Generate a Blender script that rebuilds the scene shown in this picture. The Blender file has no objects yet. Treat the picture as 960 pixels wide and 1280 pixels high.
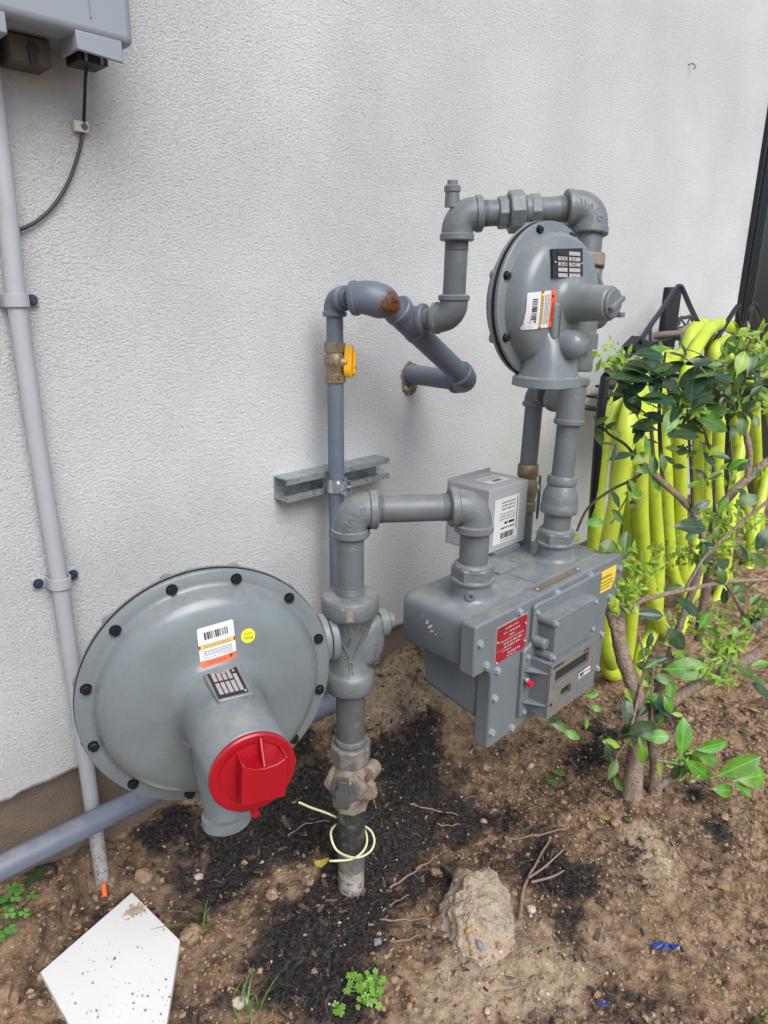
import bpy, bmesh, math, random
import numpy as np
from mathutils import Vector, Matrix, noise as mnoise
random.seed(7); rng = np.random.RandomState(7)
PI = math.pi
V3 = Vector
scene = bpy.context.scene
COL = scene.collection

# ------------------------------------------------------------------ camera
def unit(v):
    return v.normalized()
FOC = 880.0
Vd = unit(V3((-31, 2790, FOC)))                      # world down, in camera space
Rd = V3((933, -269, FOC)); Rd = unit(Rd - Rd.dot(Vd) * Vd)   # along the wall
Nd = Vd.cross(Rd); Nd = Nd if Nd.z > 0 else -Nd      # into the wall
CAM = V3((0.0, -1.0475, 1.0))
cam_data = bpy.data.cameras.new('camera'); cam = bpy.data.objects.new('camera', cam_data)
COL.objects.link(cam); scene.camera = cam
ax = V3((Rd.x, Nd.x, -Vd.x)); ay = -V3((Rd.y, Nd.y, -Vd.y)); az = -V3((Rd.z, Nd.z, -Vd.z))
m = Matrix((ax, ay, az)).transposed().to_4x4(); m.translation = CAM
cam.matrix_world = m
cam_data.sensor_width = 36; cam_data.lens = FOC / 1280 * 36
cam_data.clip_start = 0.02; cam_data.clip_end = 500
scene.render.resolution_x = 768; scene.render.resolution_y = 1024

# ------------------------------------------------------------------ light
SUN_EL = math.radians(47); SUN_AZ = math.radians(197)     # direction the light comes from (compass from +y, clockwise)
world = bpy.data.worlds.new('World'); scene.world = world; world.use_nodes = True
wn = world.node_tree.nodes; wl = world.node_tree.links
sky = wn.new('ShaderNodeTexSky'); sky.sky_type = 'NISHITA'; sky.sun_disc = False
sky.sun_elevation = SUN_EL; sky.sun_rotation = SUN_AZ
sky.air_density = 1.0; sky.dust_density = 1.9; sky.ozone_density = 1.0
wn['Background'].inputs[1].default_value = 0.10
wl.new(sky.outputs[0], wn['Background'].inputs[0])
sd = bpy.data.lights.new('sun', 'SUN'); sd.energy = 1.9; sd.angle = math.radians(42); sd.color = (1, 0.99, 0.975)
sun = bpy.data.objects.new('sun', sd); COL.objects.link(sun)
sdir = V3((math.sin(SUN_AZ) * math.cos(SUN_EL), math.cos(SUN_AZ) * math.cos(SUN_EL), math.sin(SUN_EL)))
sun.rotation_euler = sdir.to_track_quat('Z', 'Y').to_euler()
scene.view_settings.view_transform = 'Standard'; scene.view_settings.look = 'None'
scene.view_settings.gamma = 1; scene.view_settings.exposure = 0.78

def ray(u, v):
    d = V3((u - 480, v - 640, FOC))
    return V3((d.dot(Rd), d.dot(Nd), -d.dot(Vd)))
def P(u, v, axis, val):
    """real point seen at photo position (u, v) that lies on the plane axis = val"""
    i = 'xyz'.index(axis); r = ray(u, v)
    return CAM + r * ((val - CAM[i]) / r[i])
def D(u, v, depth):
    return CAM + ray(u, v) * (depth / FOC)

# ------------------------------------------------------------------ geometry helpers
def fr(o, z, x=None):
    """frame matrix with origin o and local z along z"""
    z = unit(V3(z))
    if x is None:
        x = V3((1, 0, 0)) if abs(z.x) < 0.8 else V3((0, 1, 0))
    x = V3(x); x = unit(x - x.dot(z) * z); y = z.cross(x)
    mm = Matrix((x, y, z)).transposed().to_4x4(); mm.translation = V3(o)
    return mm
ID = Matrix.Identity(4)

class G:
    def __init__(s):
        s.v = []; s.f = []; s.m = []
    def add(s, vs, fs, mat=0):
        b = len(s.v); s.v += [tuple(p) for p in vs]
        s.f += [tuple(b + i for i in f) for f in fs]; s.m += [mat] * len(fs)
        return s
    def box(s, a, b, M=ID, mat=0):
        x0, y0, z0 = a; x1, y1, z1 = b
        c = [M @ V3(p) for p in ((x0,y0,z0),(x1,y0,z0),(x1,y1,z0),(x0,y1,z0),(x0,y0,z1),(x1,y0,z1),(x1,y1,z1),(x0,y1,z1))]
        return s.add(c, [(0,3,2,1),(4,5,6,7),(0,1,5,4),(1,2,6,5),(2,3,7,6),(3,0,4,7)], mat)
    def lathe(s, M, prof, seg=32, mat=0, ph=0.0, caps=True):
        vs = []; fs = []
        for r, z in prof:
            for k in range(seg):
                a = 2*PI*k/seg + ph
                vs.append(M @ V3((r*math.cos(a), r*math.sin(a), z)))
        for i in range(len(prof)-1):
            for k in range(seg):
                k2 = (k+1) % seg
                fs.append((i*seg+k, i*seg+k2, (i+1)*seg+k2, (i+1)*seg+k))
        if caps:
            if prof[0][0] > 1e-5: fs.append(tuple(range(seg-1, -1, -1)))
            if prof[-1][0] > 1e-5: fs.append(tuple((len(prof)-1)*seg + k for k in range(seg)))
        return s.add(vs, fs, mat)
    def tube(s, pts, rad, seg=20, mat=0, caps=True, closed=False):
        pts = [V3(p) for p in pts]; n = len(pts)
        rr = rad if isinstance(rad, (list, tuple)) else [rad]*n
        tans = []
        for i in range(n):
            if closed: t = pts[(i+1) % n] - pts[i-1]
            else: t = pts[min(i+1, n-1)] - pts[max(i-1, 0)]
            tans.append(unit(t))
        t0 = tans[0]; x = V3((0,0,1)) if abs(t0.z) < 0.9 else V3((1,0,0))
        x = unit(x - x.dot(t0)*t0); vs = []
        for i in range(n):
            t = tans[i]; x = unit(x - x.dot(t)*t); y = t.cross(x)
            for k in range(seg):
                a = 2*PI*k/seg
                vs.append(pts[i] + (x*math.cos(a) + y*math.sin(a))*rr[i])
        fs = []
        for i in range(n if closed else n-1):
            j = (i+1) % n
            for k in range(seg):
                k2 = (k+1) % seg
                fs.append((i*seg+k, i*seg+k2, j*seg+k2, j*seg+k))
        if caps and not closed:
            fs.append(tuple(range(seg-1, -1, -1))); fs.append(tuple((n-1)*seg + k for k in range(seg)))
        return s.add(vs, fs, mat)
    def prism(s, M, poly, z0, z1, mat=0):
        n = len(poly)
        ar = sum(poly[i][0]*poly[(i+1) % n][1] - poly[(i+1) % n][0]*poly[i][1] for i in range(n))
        if ar < 0: poly = poly[::-1]
        vs = [M @ V3((x, y, z0)) for x, y in poly] + [M @ V3((x, y, z1)) for x, y in poly]
        fs = [tuple(range(n-1, -1, -1)), tuple(range(n, 2*n))]
        for i in range(n):
            j = (i+1) % n; fs.append((i, j, n+j, n+i))
        return s.add(vs, fs, mat)
    def loft(s, rings, mat=0, caps=True):
        n = len(rings[0]); vs = [p for r in rings for p in r]; fs = []
        for i in range(len(rings)-1):
            for k in range(n):
                k2 = (k+1) % n
                fs.append((i*n+k, i*n+k2, (i+1)*n+k2, (i+1)*n+k))
        if caps:
            fs.append(tuple(range(n-1, -1, -1))); fs.append(tuple((len(rings)-1)*n + k for k in range(n)))
        return s.add(vs, fs, mat)
    def ball(s, M, r, sx=1, sy=1, sz=1, seg=20, rings=12, mat=0):
        prof = [(r*math.sin(PI*i/rings), -r*math.cos(PI*i/rings)) for i in range(rings+1)]
        return s.lathe(M @ Matrix.Diagonal((sx, sy, sz, 1)), prof, seg, mat, caps=False)

def mesh_of(name, g, mats, smooth=35, fixn=True):
    me = bpy.data.meshes.new(name)
    me.from_pydata(g.v, [], g.f)
    for mt in mats: me.materials.append(mt)
    if len(mats) > 1: me.polygons.foreach_set('material_index', g.m)
    if fixn:
        bm = bmesh.new(); bm.from_mesh(me); bmesh.ops.remove_doubles(bm, verts=bm.verts, dist=1e-6)
        bmesh.ops.recalc_face_normals(bm, faces=bm.faces); bm.to_mesh(me); bm.free()
    if smooth:
        me.polygons.foreach_set('use_smooth', [True]*len(me.polygons))
        me.set_sharp_from_angle(angle=math.radians(smooth))
    me.update()
    return me
def setparent(o, parent):
    o.parent = parent
    if parent.type == 'EMPTY': o.matrix_parent_inverse = Matrix.Translation(-parent.location)
def obj(name, g, mats, parent=None, smooth=35, bevel=0, seg=2, kind=None, label=None, fixn=True):
    if not isinstance(mats, (list, tuple)): mats = [mats]
    o = bpy.data.objects.new(name, mesh_of(name, g, mats, smooth, fixn)); COL.objects.link(o)
    if parent is not None: setparent(o, parent)
    if bevel:
        b = o.modifiers.new('bevel', 'BEVEL'); b.width = bevel; b.segments = seg; b.limit_method = 'ANGLE'; b.angle_limit = math.radians(40)
        b.harden_normals = False
    if kind: o['kind'] = kind
    if label: o['label'] = label
    return o
def inst(name, me, M, parent, label=None):
    o = bpy.data.objects.new(name, me); COL.objects.link(o)
    if parent is not None: setparent(o, parent)
    o.matrix_basis = M
    if label: o['label'] = label
    return o
def thing(name, loc, label, cat, group=None):
    o = bpy.data.objects.new(name, None); COL.objects.link(o); o.location = V3(loc); o.empty_display_size = 0.03
    return tag(o, label, cat, group)
def tag(o, label, cat, group=None):
    o['label'] = label; o['category'] = cat
    if group: o['group'] = group
    return o

# ------------------------------------------------------------------ materials
def mat(name, col, rough=0.5, metal=0.0, var=0.0, vscale=20, bump=0.0, bscale=300, bdist=0.001, col2=None, c2scale=30, c2lo=0.55, c2hi=0.65,
        rust=None, spec=0.5, sub=0.0, bscale2=None, rvar=0.0, dust=0.0):
    mt = bpy.data.materials.new(name); mt.use_nodes = True
    n = mt.node_tree.nodes; l = mt.node_tree.links; b = n['Principled BSDF']
    b.inputs['Roughness'].default_value = rough; b.inputs['Metallic'].default_value = metal
    b.inputs['Specular IOR Level'].default_value = spec
    tc = n.new('ShaderNodeNewGeometry'); pos = tc.outputs['Position']
    def nz(scale, detail=4, rg=0.6):
        t = n.new('ShaderNodeTexNoise'); t.inputs['Scale'].default_value = scale; t.inputs['Detail'].default_value = detail
        t.inputs['Roughness'].default_value = rg; l.new(pos, t.inputs['Vector']); return t.outputs['Fac']
    def ramp(fac, lo, hi, c0=(0,0,0,1), c1=(1,1,1,1)):
        r = n.new('ShaderNodeValToRGB'); r.color_ramp.elements[0].position = lo; r.color_ramp.elements[1].position = hi
        r.color_ramp.elements[0].color = c0; r.color_ramp.elements[1].color = c1; l.new(fac, r.inputs[0]); return r.outputs[0]
    def mix(f, a, c):
        x = n.new('ShaderNodeMix'); x.data_type = 'RGBA'
        l.new(f, x.inputs[0])
        for sl, val in ((6, a), (7, c)):
            if isinstance(val, tuple): x.inputs[sl].default_value = val + (1,) if len(val) == 3 else val
            else: l.new(val, x.inputs[sl])
        return x.outputs[2]
    cur = None
    lo = tuple(max(0, c*(1-var)) for c in col); hi = tuple(min(1, c*(1+var)) for c in col)
    cur = mix(ramp(nz(vscale, 6), 0.3, 0.7), lo, hi)
    if col2 is not None:
        cur = mix(ramp(nz(c2scale, 8, 0.7), c2lo, c2hi), cur, tuple(col2))
    if rust is not None:
        px, py, pz, rad = rust
        vm = n.new('ShaderNodeVectorMath'); vm.operation = 'DISTANCE'; l.new(pos, vm.inputs[0]); vm.inputs[1].default_value = (px, py, pz)
        mr = n.new('ShaderNodeMath'); mr.operation = 'DIVIDE'; l.new(vm.outputs['Value'], mr.inputs[0]); mr.inputs[1].default_value = rad
        ad = n.new('ShaderNodeMath'); ad.operation = 'ADD'; l.new(mr.outputs[0], ad.inputs[0]); l.new(nz(70, 6, 0.7), ad.inputs[1])
        hf = n.new('ShaderNodeMath'); hf.operation = 'MULTIPLY'; hf.inputs[1].default_value = 0.5; l.new(ad.outputs[0], hf.inputs[0])
        f = ramp(hf.outputs[0], 0.0, 1.0); r = f.node
        r.color_ramp.elements[0].position = 0.42; r.color_ramp.elements[1].position = 0.52
        r.color_ramp.elements[0].color = (1,1,1,1); r.color_ramp.elements[1].color = (0,0,0,1)
        cur = mix(f, cur, mix(ramp(nz(160, 4), 0.4, 0.6), (0.05, 0.022, 0.012), (0.16, 0.062, 0.022)))
    if dust:
        sx = n.new('ShaderNodeSeparateXYZ'); l.new(tc.outputs['Normal'], sx.inputs[0])
        d1 = n.new('ShaderNodeMapRange'); l.new(sx.outputs['Z'], d1.inputs[0]); d1.inputs[1].default_value = 0.45; d1.inputs[2].default_value = 1.0; d1.inputs[4].default_value = dust
        dm = n.new('ShaderNodeMath'); dm.operation = 'MULTIPLY'; l.new(d1.outputs[0], dm.inputs[0]); l.new(ramp(nz(38, 8, 0.75), 0.38, 0.66), dm.inputs[1])
        cur = mix(dm.outputs[0], cur, (0.36, 0.33, 0.28))
        # scuffs down to light primer and a few rust freckles
        cur = mix(ramp(nz(120, 5, 0.8), 0.735, 0.76), cur, (0.42, 0.44, 0.44))
        cur = mix(ramp(nz(88.7, 6, 0.85), 0.765, 0.80), cur, (0.20, 0.11, 0.055))
    l.new(cur, b.inputs['Base Color'])
    if rvar:
        mm = n.new('ShaderNodeMapRange'); l.new(nz(vscale*2, 4), mm.inputs[0]); mm.inputs[1].default_value = 0.3; mm.inputs[2].default_value = 0.7
        mm.inputs[3].default_value = max(0.02, rough-rvar); mm.inputs[4].default_value = min(1, rough+rvar); l.new(mm.outputs[0], b.inputs['Roughness'])
    if bump:
        bp = n.new('ShaderNodeBump'); bp.inputs['Strength'].default_value = bump; bp.inputs['Distance'].default_value = bdist
        l.new(nz(bscale, 3), bp.inputs['Height']); l.new(bp.outputs[0], b.inputs['Normal'])
        if bscale2:
            b2 = n.new('ShaderNodeBump'); b2.inputs['Strength'].default_value = bump*0.7; b2.inputs['Distance'].default_value = bdist*2
            l.new(nz(bscale2, 2), b2.inputs['Height']); l.new(bp.outputs[0], b2.inputs['Normal']); l.new(b2.outputs[0], b.inputs['Normal'])
    if sub:
        b.inputs['Subsurface Weight'].default_value = sub; b.inputs['Subsurface Radius'].default_value = (0.005, 0.005, 0.002)
    return mt

M_reg   = mat('regulator_paint', (0.158, 0.183, 0.193), 0.28, var=0.09, vscale=14, bump=0.10, bscale=500, bdist=0.0006, bscale2=90, rvar=0.09, col2=(0.19,0.215,0.222), c2scale=45, c2lo=0.66, c2hi=0.74, dust=0.55)
M_meter = mat('meter_paint', (0.145, 0.168, 0.182), 0.34, var=0.06, vscale=18, bump=0.15, bscale=600, bdist=0.0006, bscale2=110, rvar=0.08, col2=(0.19,0.215,0.228), c2scale=30, c2lo=0.62, c2hi=0.74, dust=0.50)
M_cast  = mat('cast_fitting_paint', (0.135, 0.152, 0.160), 0.38, var=0.10, vscale=30, bump=0.45, bscale=420, bdist=0.0012, bscale2=120, rvar=0.1, col2=(0.25,0.265,0.265), c2scale=60, c2lo=0.6, c2hi=0.75, dust=0.60)
M_pipe  = mat('pipe_paint', (0.120, 0.133, 0.142), 0.40, var=0.10, vscale=30, bump=0.3, bscale=260, bdist=0.0008, bscale2=700, rvar=0.1, col2=(0.22,0.235,0.235), c2scale=70, c2lo=0.6, c2hi=0.75, dust=0.40)
M_pipe2 = mat('lower_pipe_paint', (0.085, 0.088, 0.092), 0.65, var=0.15, vscale=40, bump=0.3, bscale=260, bdist=0.0008, col2=(0.17,0.16,0.145), c2scale=60, c2lo=0.55, c2hi=0.75)
M_blue  = mat('blue_grey_paint', (0.120, 0.142, 0.182), 0.44, var=0.08, vscale=25, bump=0.12, bscale=300, bdist=0.0006, rvar=0.08, dust=0.40)
_rp = P(490, 380, 'y', -.182); RUSTP = (_rp.x, _rp.y, _rp.z, 0.052)
M_bluer = mat('blue_grey_rusty_paint', (0.118, 0.138, 0.172), 0.44, var=0.10, vscale=30, bump=0.35, bscale=350, bdist=0.001, rust=RUSTP)
M_dust  = mat('dusty_galvanised', (0.15, 0.155, 0.155), 0.6, metal=0.3, var=0.3, vscale=60, bump=0.4, bscale=350, bdist=0.001, col2=(0.28,0.235,0.18), c2scale=45, c2lo=0.48, c2hi=0.6)
M_brassd= mat('dusty_brass', (0.24, 0.20, 0.155), 0.7, metal=0.1, var=0.3, vscale=50, bump=0.4, bscale=300, bdist=0.001, col2=(0.13,0.12,0.11), c2scale=45, c2lo=0.52, c2hi=0.66)
M_brass = mat('weathered_brass', (0.30, 0.24, 0.155), 0.42, metal=0.6, var=0.25, vscale=60, bump=0.25, bscale=300, bdist=0.0008, col2=(0.16,0.11,0.06), c2scale=60, c2lo=0.5, c2hi=0.62)
M_blackp= mat('black_pipe_coating', (0.035, 0.034, 0.035), 0.55, var=0.3, vscale=60, bump=0.3, bscale=300, bdist=0.001, col2=(0.14,0.12,0.10), c2scale=50, c2lo=0.52, c2hi=0.66)
M_whitew= mat('chalky_pipe_wrap', (0.36, 0.33, 0.30), 0.85, var=0.3, vscale=80, bump=0.5, bscale=200, bdist=0.002, col2=(0.12,0.10,0.08), c2scale=70, c2lo=0.5, c2hi=0.6)
M_bolt  = mat('black_bolt', (0.012, 0.014, 0.018), 0.38, metal=0.3, var=0.2)
M_gask  = mat('gasket_rubber', (0.01, 0.01, 0.012), 0.6)
M_red   = mat('red_cap_plastic', (0.33, 0.004, 0.012), 0.30, var=0.05, bump=0.08, bscale=300, bdist=0.0005, sub=0.0)
M_galv  = mat('galvanised_steel', (0.36, 0.40, 0.40), 0.42, metal=0.55, var=0.18, vscale=70, bump=0.1, bscale=300, bdist=0.0004, rvar=0.1, col2=(0.22,0.25,0.25), c2scale=50, c2lo=0.5, c2hi=0.65)
M_zinc  = mat('zinc_clamp', (0.60, 0.64, 0.66), 0.28, metal=0.85, var=0.1)
M_yel   = mat('yellow_plastic', (0.78, 0.40, 0.006), 0.4, var=0.06)
M_pvc   = mat('grey_pvc', (0.36, 0.373, 0.393), 0.42, var=0.04, vscale=12, bump=0.05, bscale=200, bdist=0.0005, col2=(0.30,0.29,0.28), c2scale=16, c2lo=0.60, c2hi=0.8, dust=0.30)
M_pvcd  = mat('dirty_grey_pvc', (0.36, 0.36, 0.36), 0.6, var=0.10, vscale=30, col2=(0.16,0.125,0.095), c2scale=120, c2lo=0.5, c2hi=0.62)
M_box   = mat('box_plastic', (0.24, 0.27, 0.30), 0.5, var=0.03, vscale=8)
M_boxd  = mat('box_recess_plastic', (0.10, 0.09, 0.085), 0.6)
M_black = mat('black_plastic', (0.012, 0.012, 0.014), 0.45)
M_blkmt = mat('black_enamel_metal', (0.006, 0.008, 0.012), 0.4, var=0.2, bump=0.1)
M_white = mat('white_sticker', (0.62, 0.62, 0.63), 0.4)
M_orange= mat('orange_print', (0.80, 0.10, 0.02), 0.45)
M_yprint= mat('yellow_print', (0.75, 0.55, 0.06), 0.45)
M_rprint= mat('red_print', (0.45, 0.02, 0.02), 0.45)
M_bprint= mat('black_print', (0.015, 0.015, 0.015), 0.5)
M_gprint= mat('grey_print', (0.16, 0.16, 0.16), 0.5)
M_lime  = mat('lime_sticker', (0.78, 0.76, 0.03), 0.45)
M_foil  = mat('etched_aluminium', (0.45, 0.42, 0.42), 0.4, metal=0.3, var=0.12, vscale=200)
M_redpl = mat('red_plate', (0.30, 0.012, 0.02), 0.4, var=0.1)
M_bpl   = mat('brass_plate', (0.22, 0.165, 0.09), 0.4, metal=0.3, var=0.2, vscale=80)
M_idx   = mat('dusty_index_face', (0.17, 0.16, 0.145), 0.35, var=0.15, vscale=60)
M_glass = mat('index_window', (0.02, 0.025, 0.02), 0.12)
M_clip  = mat('white_clip', (0.55, 0.53, 0.50), 0.6)
M_wire  = mat('cream_wire', (0.62, 0.60, 0.36), 0.45)
M_screw = mat('steel_screw', (0.38, 0.42, 0.45), 0.35, metal=0.5)
M_bscrew= mat('blue_steel_screw', (0.05, 0.08, 0.12), 0.35, metal=0.6)
M_tinb  = mat('tin_box_paint', (0.34, 0.347, 0.362), 0.45, var=0.04, vscale=10, dust=0.30)
M_lidg  = mat('paint_letter', (0.21, 0.235, 0.245), 0.45)
M_hose  = mat('hose_rubber', (0.47, 0.58, 0.045), 0.42, var=0.16, vscale=9, bump=0.12, bscale=160, bdist=0.0015, col2=(0.20,0.24,0.05), c2scale=30, c2lo=0.52, c2hi=0.8)
M_chip  = mat('scratched_primer', (0.62, 0.45, 0.46), 0.7)
M_plate = mat('white_pvc_board', (0.70, 0.69, 0.67), 0.5, var=0.03, vscale=9, col2=(0.42,0.34,0.26), c2scale=90, c2lo=0.70, c2hi=0.74)
M_mud   = mat('dried_mud', (0.40, 0.31, 0.22), 0.95, var=0.15, vscale=90, bump=0.6, bscale=200, bdist=0.002)
M_conc  = mat('concrete_lump', (0.50, 0.395, 0.285), 0.95, var=0.18, vscale=50, bump=0.9, bscale=220, bdist=0.004, bscale2=700, col2=(0.22,0.165,0.12), c2scale=60, c2lo=0.56, c2hi=0.68)
M_found = mat('brown_foundation_render', (0.155, 0.118, 0.09), 0.95, var=0.15, vscale=25, bump=0.9, bscale=260, bdist=0.004)
M_bark  = mat('branch_bark', (0.29, 0.22, 0.165), 0.9, var=0.35, vscale=80, bump=1.0, bscale=190, bdist=0.005, col2=(0.36,0.28,0.20), c2scale=120, c2lo=0.58, c2hi=0.66)
M_twig  = mat('dry_twig', (0.25, 0.17, 0.12), 0.9, var=0.2, vscale=100)
M_stem  = mat('dark_stem', (0.10, 0.065, 0.045), 0.8, var=0.2, vscale=100)
M_mulch = mat('bark_mulch', (0.026, 0.023, 0.023), 0.8, var=0.6, vscale=120, bump=0.3, col2=(0.12, 0.09, 0.07), c2scale=170, c2lo=0.60, c2hi=0.66)
M_mulch2= mat('brown_mulch', (0.10, 0.066, 0.045), 0.9, var=0.5, vscale=120, bump=0.3)
M_clod  = mat('soil_clod', (0.33, 0.22, 0.138), 0.95, var=0.3, vscale=60, bump=0.8, bscale=300, bdist=0.003, col2=(0.16,0.10,0.07), c2scale=90, c2lo=0.5, c2hi=0.65)
M_stone = mat('pale_stone', (0.44, 0.38, 0.32), 0.9, var=0.2, vscale=80, bump=0.4)
M_amber = mat('amber_pebble', (0.34, 0.20, 0.08), 0.6, var=0.2, vscale=80)
M_grey  = mat('grey_stone', (0.19, 0.20, 0.21), 0.8, var=0.2, vscale=80)
M_bluew = mat('blue_foil', (0.03, 0.06, 0.20), 0.3, metal=0.3, var=0.3, vscale=100)
M_grass = mat('grass_blade', (0.085, 0.16, 0.03), 0.5, var=0.2, vscale=50)
M_weed  = mat('weed_leaf', (0.09, 0.22, 0.035), 0.5, var=0.25, vscale=60)
M_fern  = mat('fern_leaf', (0.14, 0.30, 0.03), 0.5, var=0.2, vscale=60)
M_holer = mat('hole_rust', (0.16, 0.07, 0.05), 0.9)
M_greenh= mat('green_handle', (0.03, 0.10, 0.075), 0.4, var=0.2, vscale=60)

def leafmat(name, top, rough):
    mt = bpy.data.materials.new(name); mt.use_nodes = True
    n = mt.node_tree.nodes; l = mt.node_tree.links; b = n['Principled BSDF']
    tc = n.new('ShaderNodeTexCoord'); sx = n.new('ShaderNodeSeparateXYZ'); l.new(tc.outputs['Object'], sx.inputs[0])
    oi = n.new('ShaderNodeObjectInfo'); g = n.new('ShaderNodeNewGeometry')
    t = n.new('ShaderNodeTexNoise'); t.inputs['Scale'].default_value = 60; l.new(g.outputs['Position'], t.inputs['Vector'])
    hs = n.new('ShaderNodeHueSaturation'); hs.inputs['Color'].default_value = top + (1,)
    mr = n.new('ShaderNodeMapRange'); l.new(t.outputs['Fac'], mr.inputs[0]); mr.inputs[1].default_value = 0.3; mr.inputs[2].default_value = 0.7
    mr.inputs[3].default_value = 0.75; mr.inputs[4].default_value = 1.25; l.new(mr.outputs[0], hs.inputs['Value'])
    m2 = n.new('ShaderNodeMapRange'); l.new(oi.outputs['Random'], m2.inputs[0]); m2.inputs[3].default_value = 0.485; m2.inputs[4].default_value = 0.515
    l.new(m2.outputs[0], hs.inputs['Hue'])
    # pale midrib and faint side veins
    ab = n.new('ShaderNodeMath'); ab.operation = 'ABSOLUTE'; l.new(sx.outputs['X'], ab.inputs[0])
    rb = n.new('ShaderNodeValToRGB'); rb.color_ramp.elements[0].position = 0.006; rb.color_ramp.elements[1].position = 0.020
    rb.color_ramp.elements[0].color = (1,1,1,1); rb.color_ramp.elements[1].color = (0,0,0,1); l.new(ab.outputs[0], rb.inputs[0])
    mx = n.new('ShaderNodeMix'); mx.data_type = 'RGBA'; l.new(rb.outputs[0], mx.inputs[0]); l.new(hs.outputs[0], mx.inputs[6])
    mx.inputs[7].default_value = tuple(min(1, c*1.6+0.015) for c in top) + (1,)
    l.new(mx.outputs[2], b.inputs['Base Color']); b.inputs['Roughness'].default_value = rough
    wv = n.new('ShaderNodeMath'); wv.operation = 'MULTIPLY_ADD'; l.new(ab.outputs[0], wv.inputs[0]); wv.inputs[1].default_value = -1.1; l.new(sx.outputs['Y'], wv.inputs[2])
    sn = n.new('ShaderNodeMath'); sn.operation = 'SINE'; mu = n.new('ShaderNodeMath'); mu.operation = 'MULTIPLY'; mu.inputs[1].default_value = 62
    l.new(wv.outputs[0], mu.inputs[0]); l.new(mu.outputs[0], sn.inputs[0])
    bp = n.new('ShaderNodeBump'); bp.inputs['Strength'].default_value = 0.10; bp.inputs['Distance'].default_value = 0.0006
    l.new(sn.outputs[0], bp.inputs['Height']); l.new(bp.outputs[0], b.inputs['Normal'])
    tr = n.new('ShaderNodeBsdfTranslucent'); l.new(mx.outputs[2], tr.inputs[0]); ms = n.new('ShaderNodeMixShader'); ms.inputs[0].default_value = 0.22
    l.new(b.outputs[0], ms.inputs[1]); l.new(tr.outputs[0], ms.inputs[2]); l.new(ms.outputs[0], n['Material Output'].inputs[0])
    return mt
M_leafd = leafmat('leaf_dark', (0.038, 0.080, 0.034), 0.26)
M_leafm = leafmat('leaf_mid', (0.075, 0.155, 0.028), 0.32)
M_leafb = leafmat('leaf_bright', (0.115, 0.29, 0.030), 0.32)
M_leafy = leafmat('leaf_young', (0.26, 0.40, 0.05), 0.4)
M_leafo = leafmat('leaf_fallen', (0.30, 0.30, 0.10), 0.6)

def stucco():
    mt = bpy.data.materials.new('white_stucco'); mt.use_nodes = True
    n = mt.node_tree.nodes; l = mt.node_tree.links; b = n['Principled BSDF']
    g = n.new('ShaderNodeNewGeometry')
    def nz(s, d, r=0.5):
        t = n.new('ShaderNodeTexNoise'); t.inputs['Scale'].default_value = s; t.inputs['Detail'].default_value = d; t.inputs['Roughness'].default_value = r
        l.new(g.outputs['Position'], t.inputs['Vector']); return t.outputs['Fac']
    r = n.new('ShaderNodeValToRGB'); l.new(nz(3.0, 5, 0.6), r.inputs[0])
    r.color_ramp.elements[0].position = 0.3; r.color_ramp.elements[0].color = (0.74, 0.75, 0.757, 1)
    r.color_ramp.elements[1].position = 0.7; r.color_ramp.elements[1].color = (0.80, 0.805, 0.805, 1)
    # sparse brown specks
    sp = n.new('ShaderNodeValToRGB'); l.new(nz(95, 3, 0.6), sp.inputs[0])
    sp.color_ramp.elements[0].position = 0.775; sp.color_ramp.elements[0].color = (0,0,0,1); sp.color_ramp.elements[1].position = 0.80
    mx = n.new('ShaderNodeMix'); mx.data_type = 'RGBA'; l.new(sp.outputs[0], mx.inputs[0]); l.new(r.outputs[0], mx.inputs[6]); mx.inputs[7].default_value = (0.30, 0.22, 0.16, 1)
    # splashed soil dirt near the bottom edge
    sz = n.new('ShaderNodeSeparateXYZ'); l.new(g.outputs['Position'], sz.inputs[0])
    mr = n.new('ShaderNodeMapRange'); l.new(sz.outputs['Z'], mr.inputs[0]); mr.inputs[1].default_value = 0.24; mr.inputs[2].default_value = 0.36
    mr.inputs[3].default_value = 0.40; mr.inputs[4].default_value = 0.0
    mu = n.new('ShaderNodeMath'); mu.operation = 'MULTIPLY'; l.new(mr.outputs[0], mu.inputs[0]); l.new(nz(30, 6, 0.7), mu.inputs[1])
    m3 = n.new('ShaderNodeMix'); m3.data_type = 'RGBA'; l.new(mu.outputs[0], m3.inputs[0]); l.new(mx.outputs[2], m3.inputs[6]); m3.inputs[7].default_value = (0.45, 0.38, 0.31, 1)
    l.new(m3.outputs[2], b.inputs['Base Color']); b.inputs['Roughness'].default_value = 0.9
    b1 = n.new('ShaderNodeBump'); b1.inputs['Strength'].default_value = 1.0; b1.inputs['Distance'].default_value = 0.0088
    hh = n.new('ShaderNodeMapRange'); l.new(nz(2.2, 4, 0.6), hh.inputs[0]); hh.inputs[1].default_value = 0.3; hh.inputs[2].default_value = 0.7; hh.inputs[3].default_value = 0.75; hh.inputs[4].default_value = 1.3
    hm = n.new('ShaderNodeMath'); hm.operation = 'MULTIPLY'; l.new(nz(260, 4, 0.75), hm.inputs[0]); l.new(hh.outputs[0], hm.inputs[1]); l.new(hm.outputs[0], b1.inputs['Height'])
    b2 = n.new('ShaderNodeBump'); b2.inputs['Strength'].default_value = 0.5; b2.inputs['Distance'].default_value = 0.0040; l.new(nz(125, 2, 0.6), b2.inputs['Height'])
    l.new(b1.outputs[0], b2.inputs['Normal']); l.new(b2.outputs[0], b.inputs['Normal'])
    return mt
M_stucco = stucco()

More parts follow.
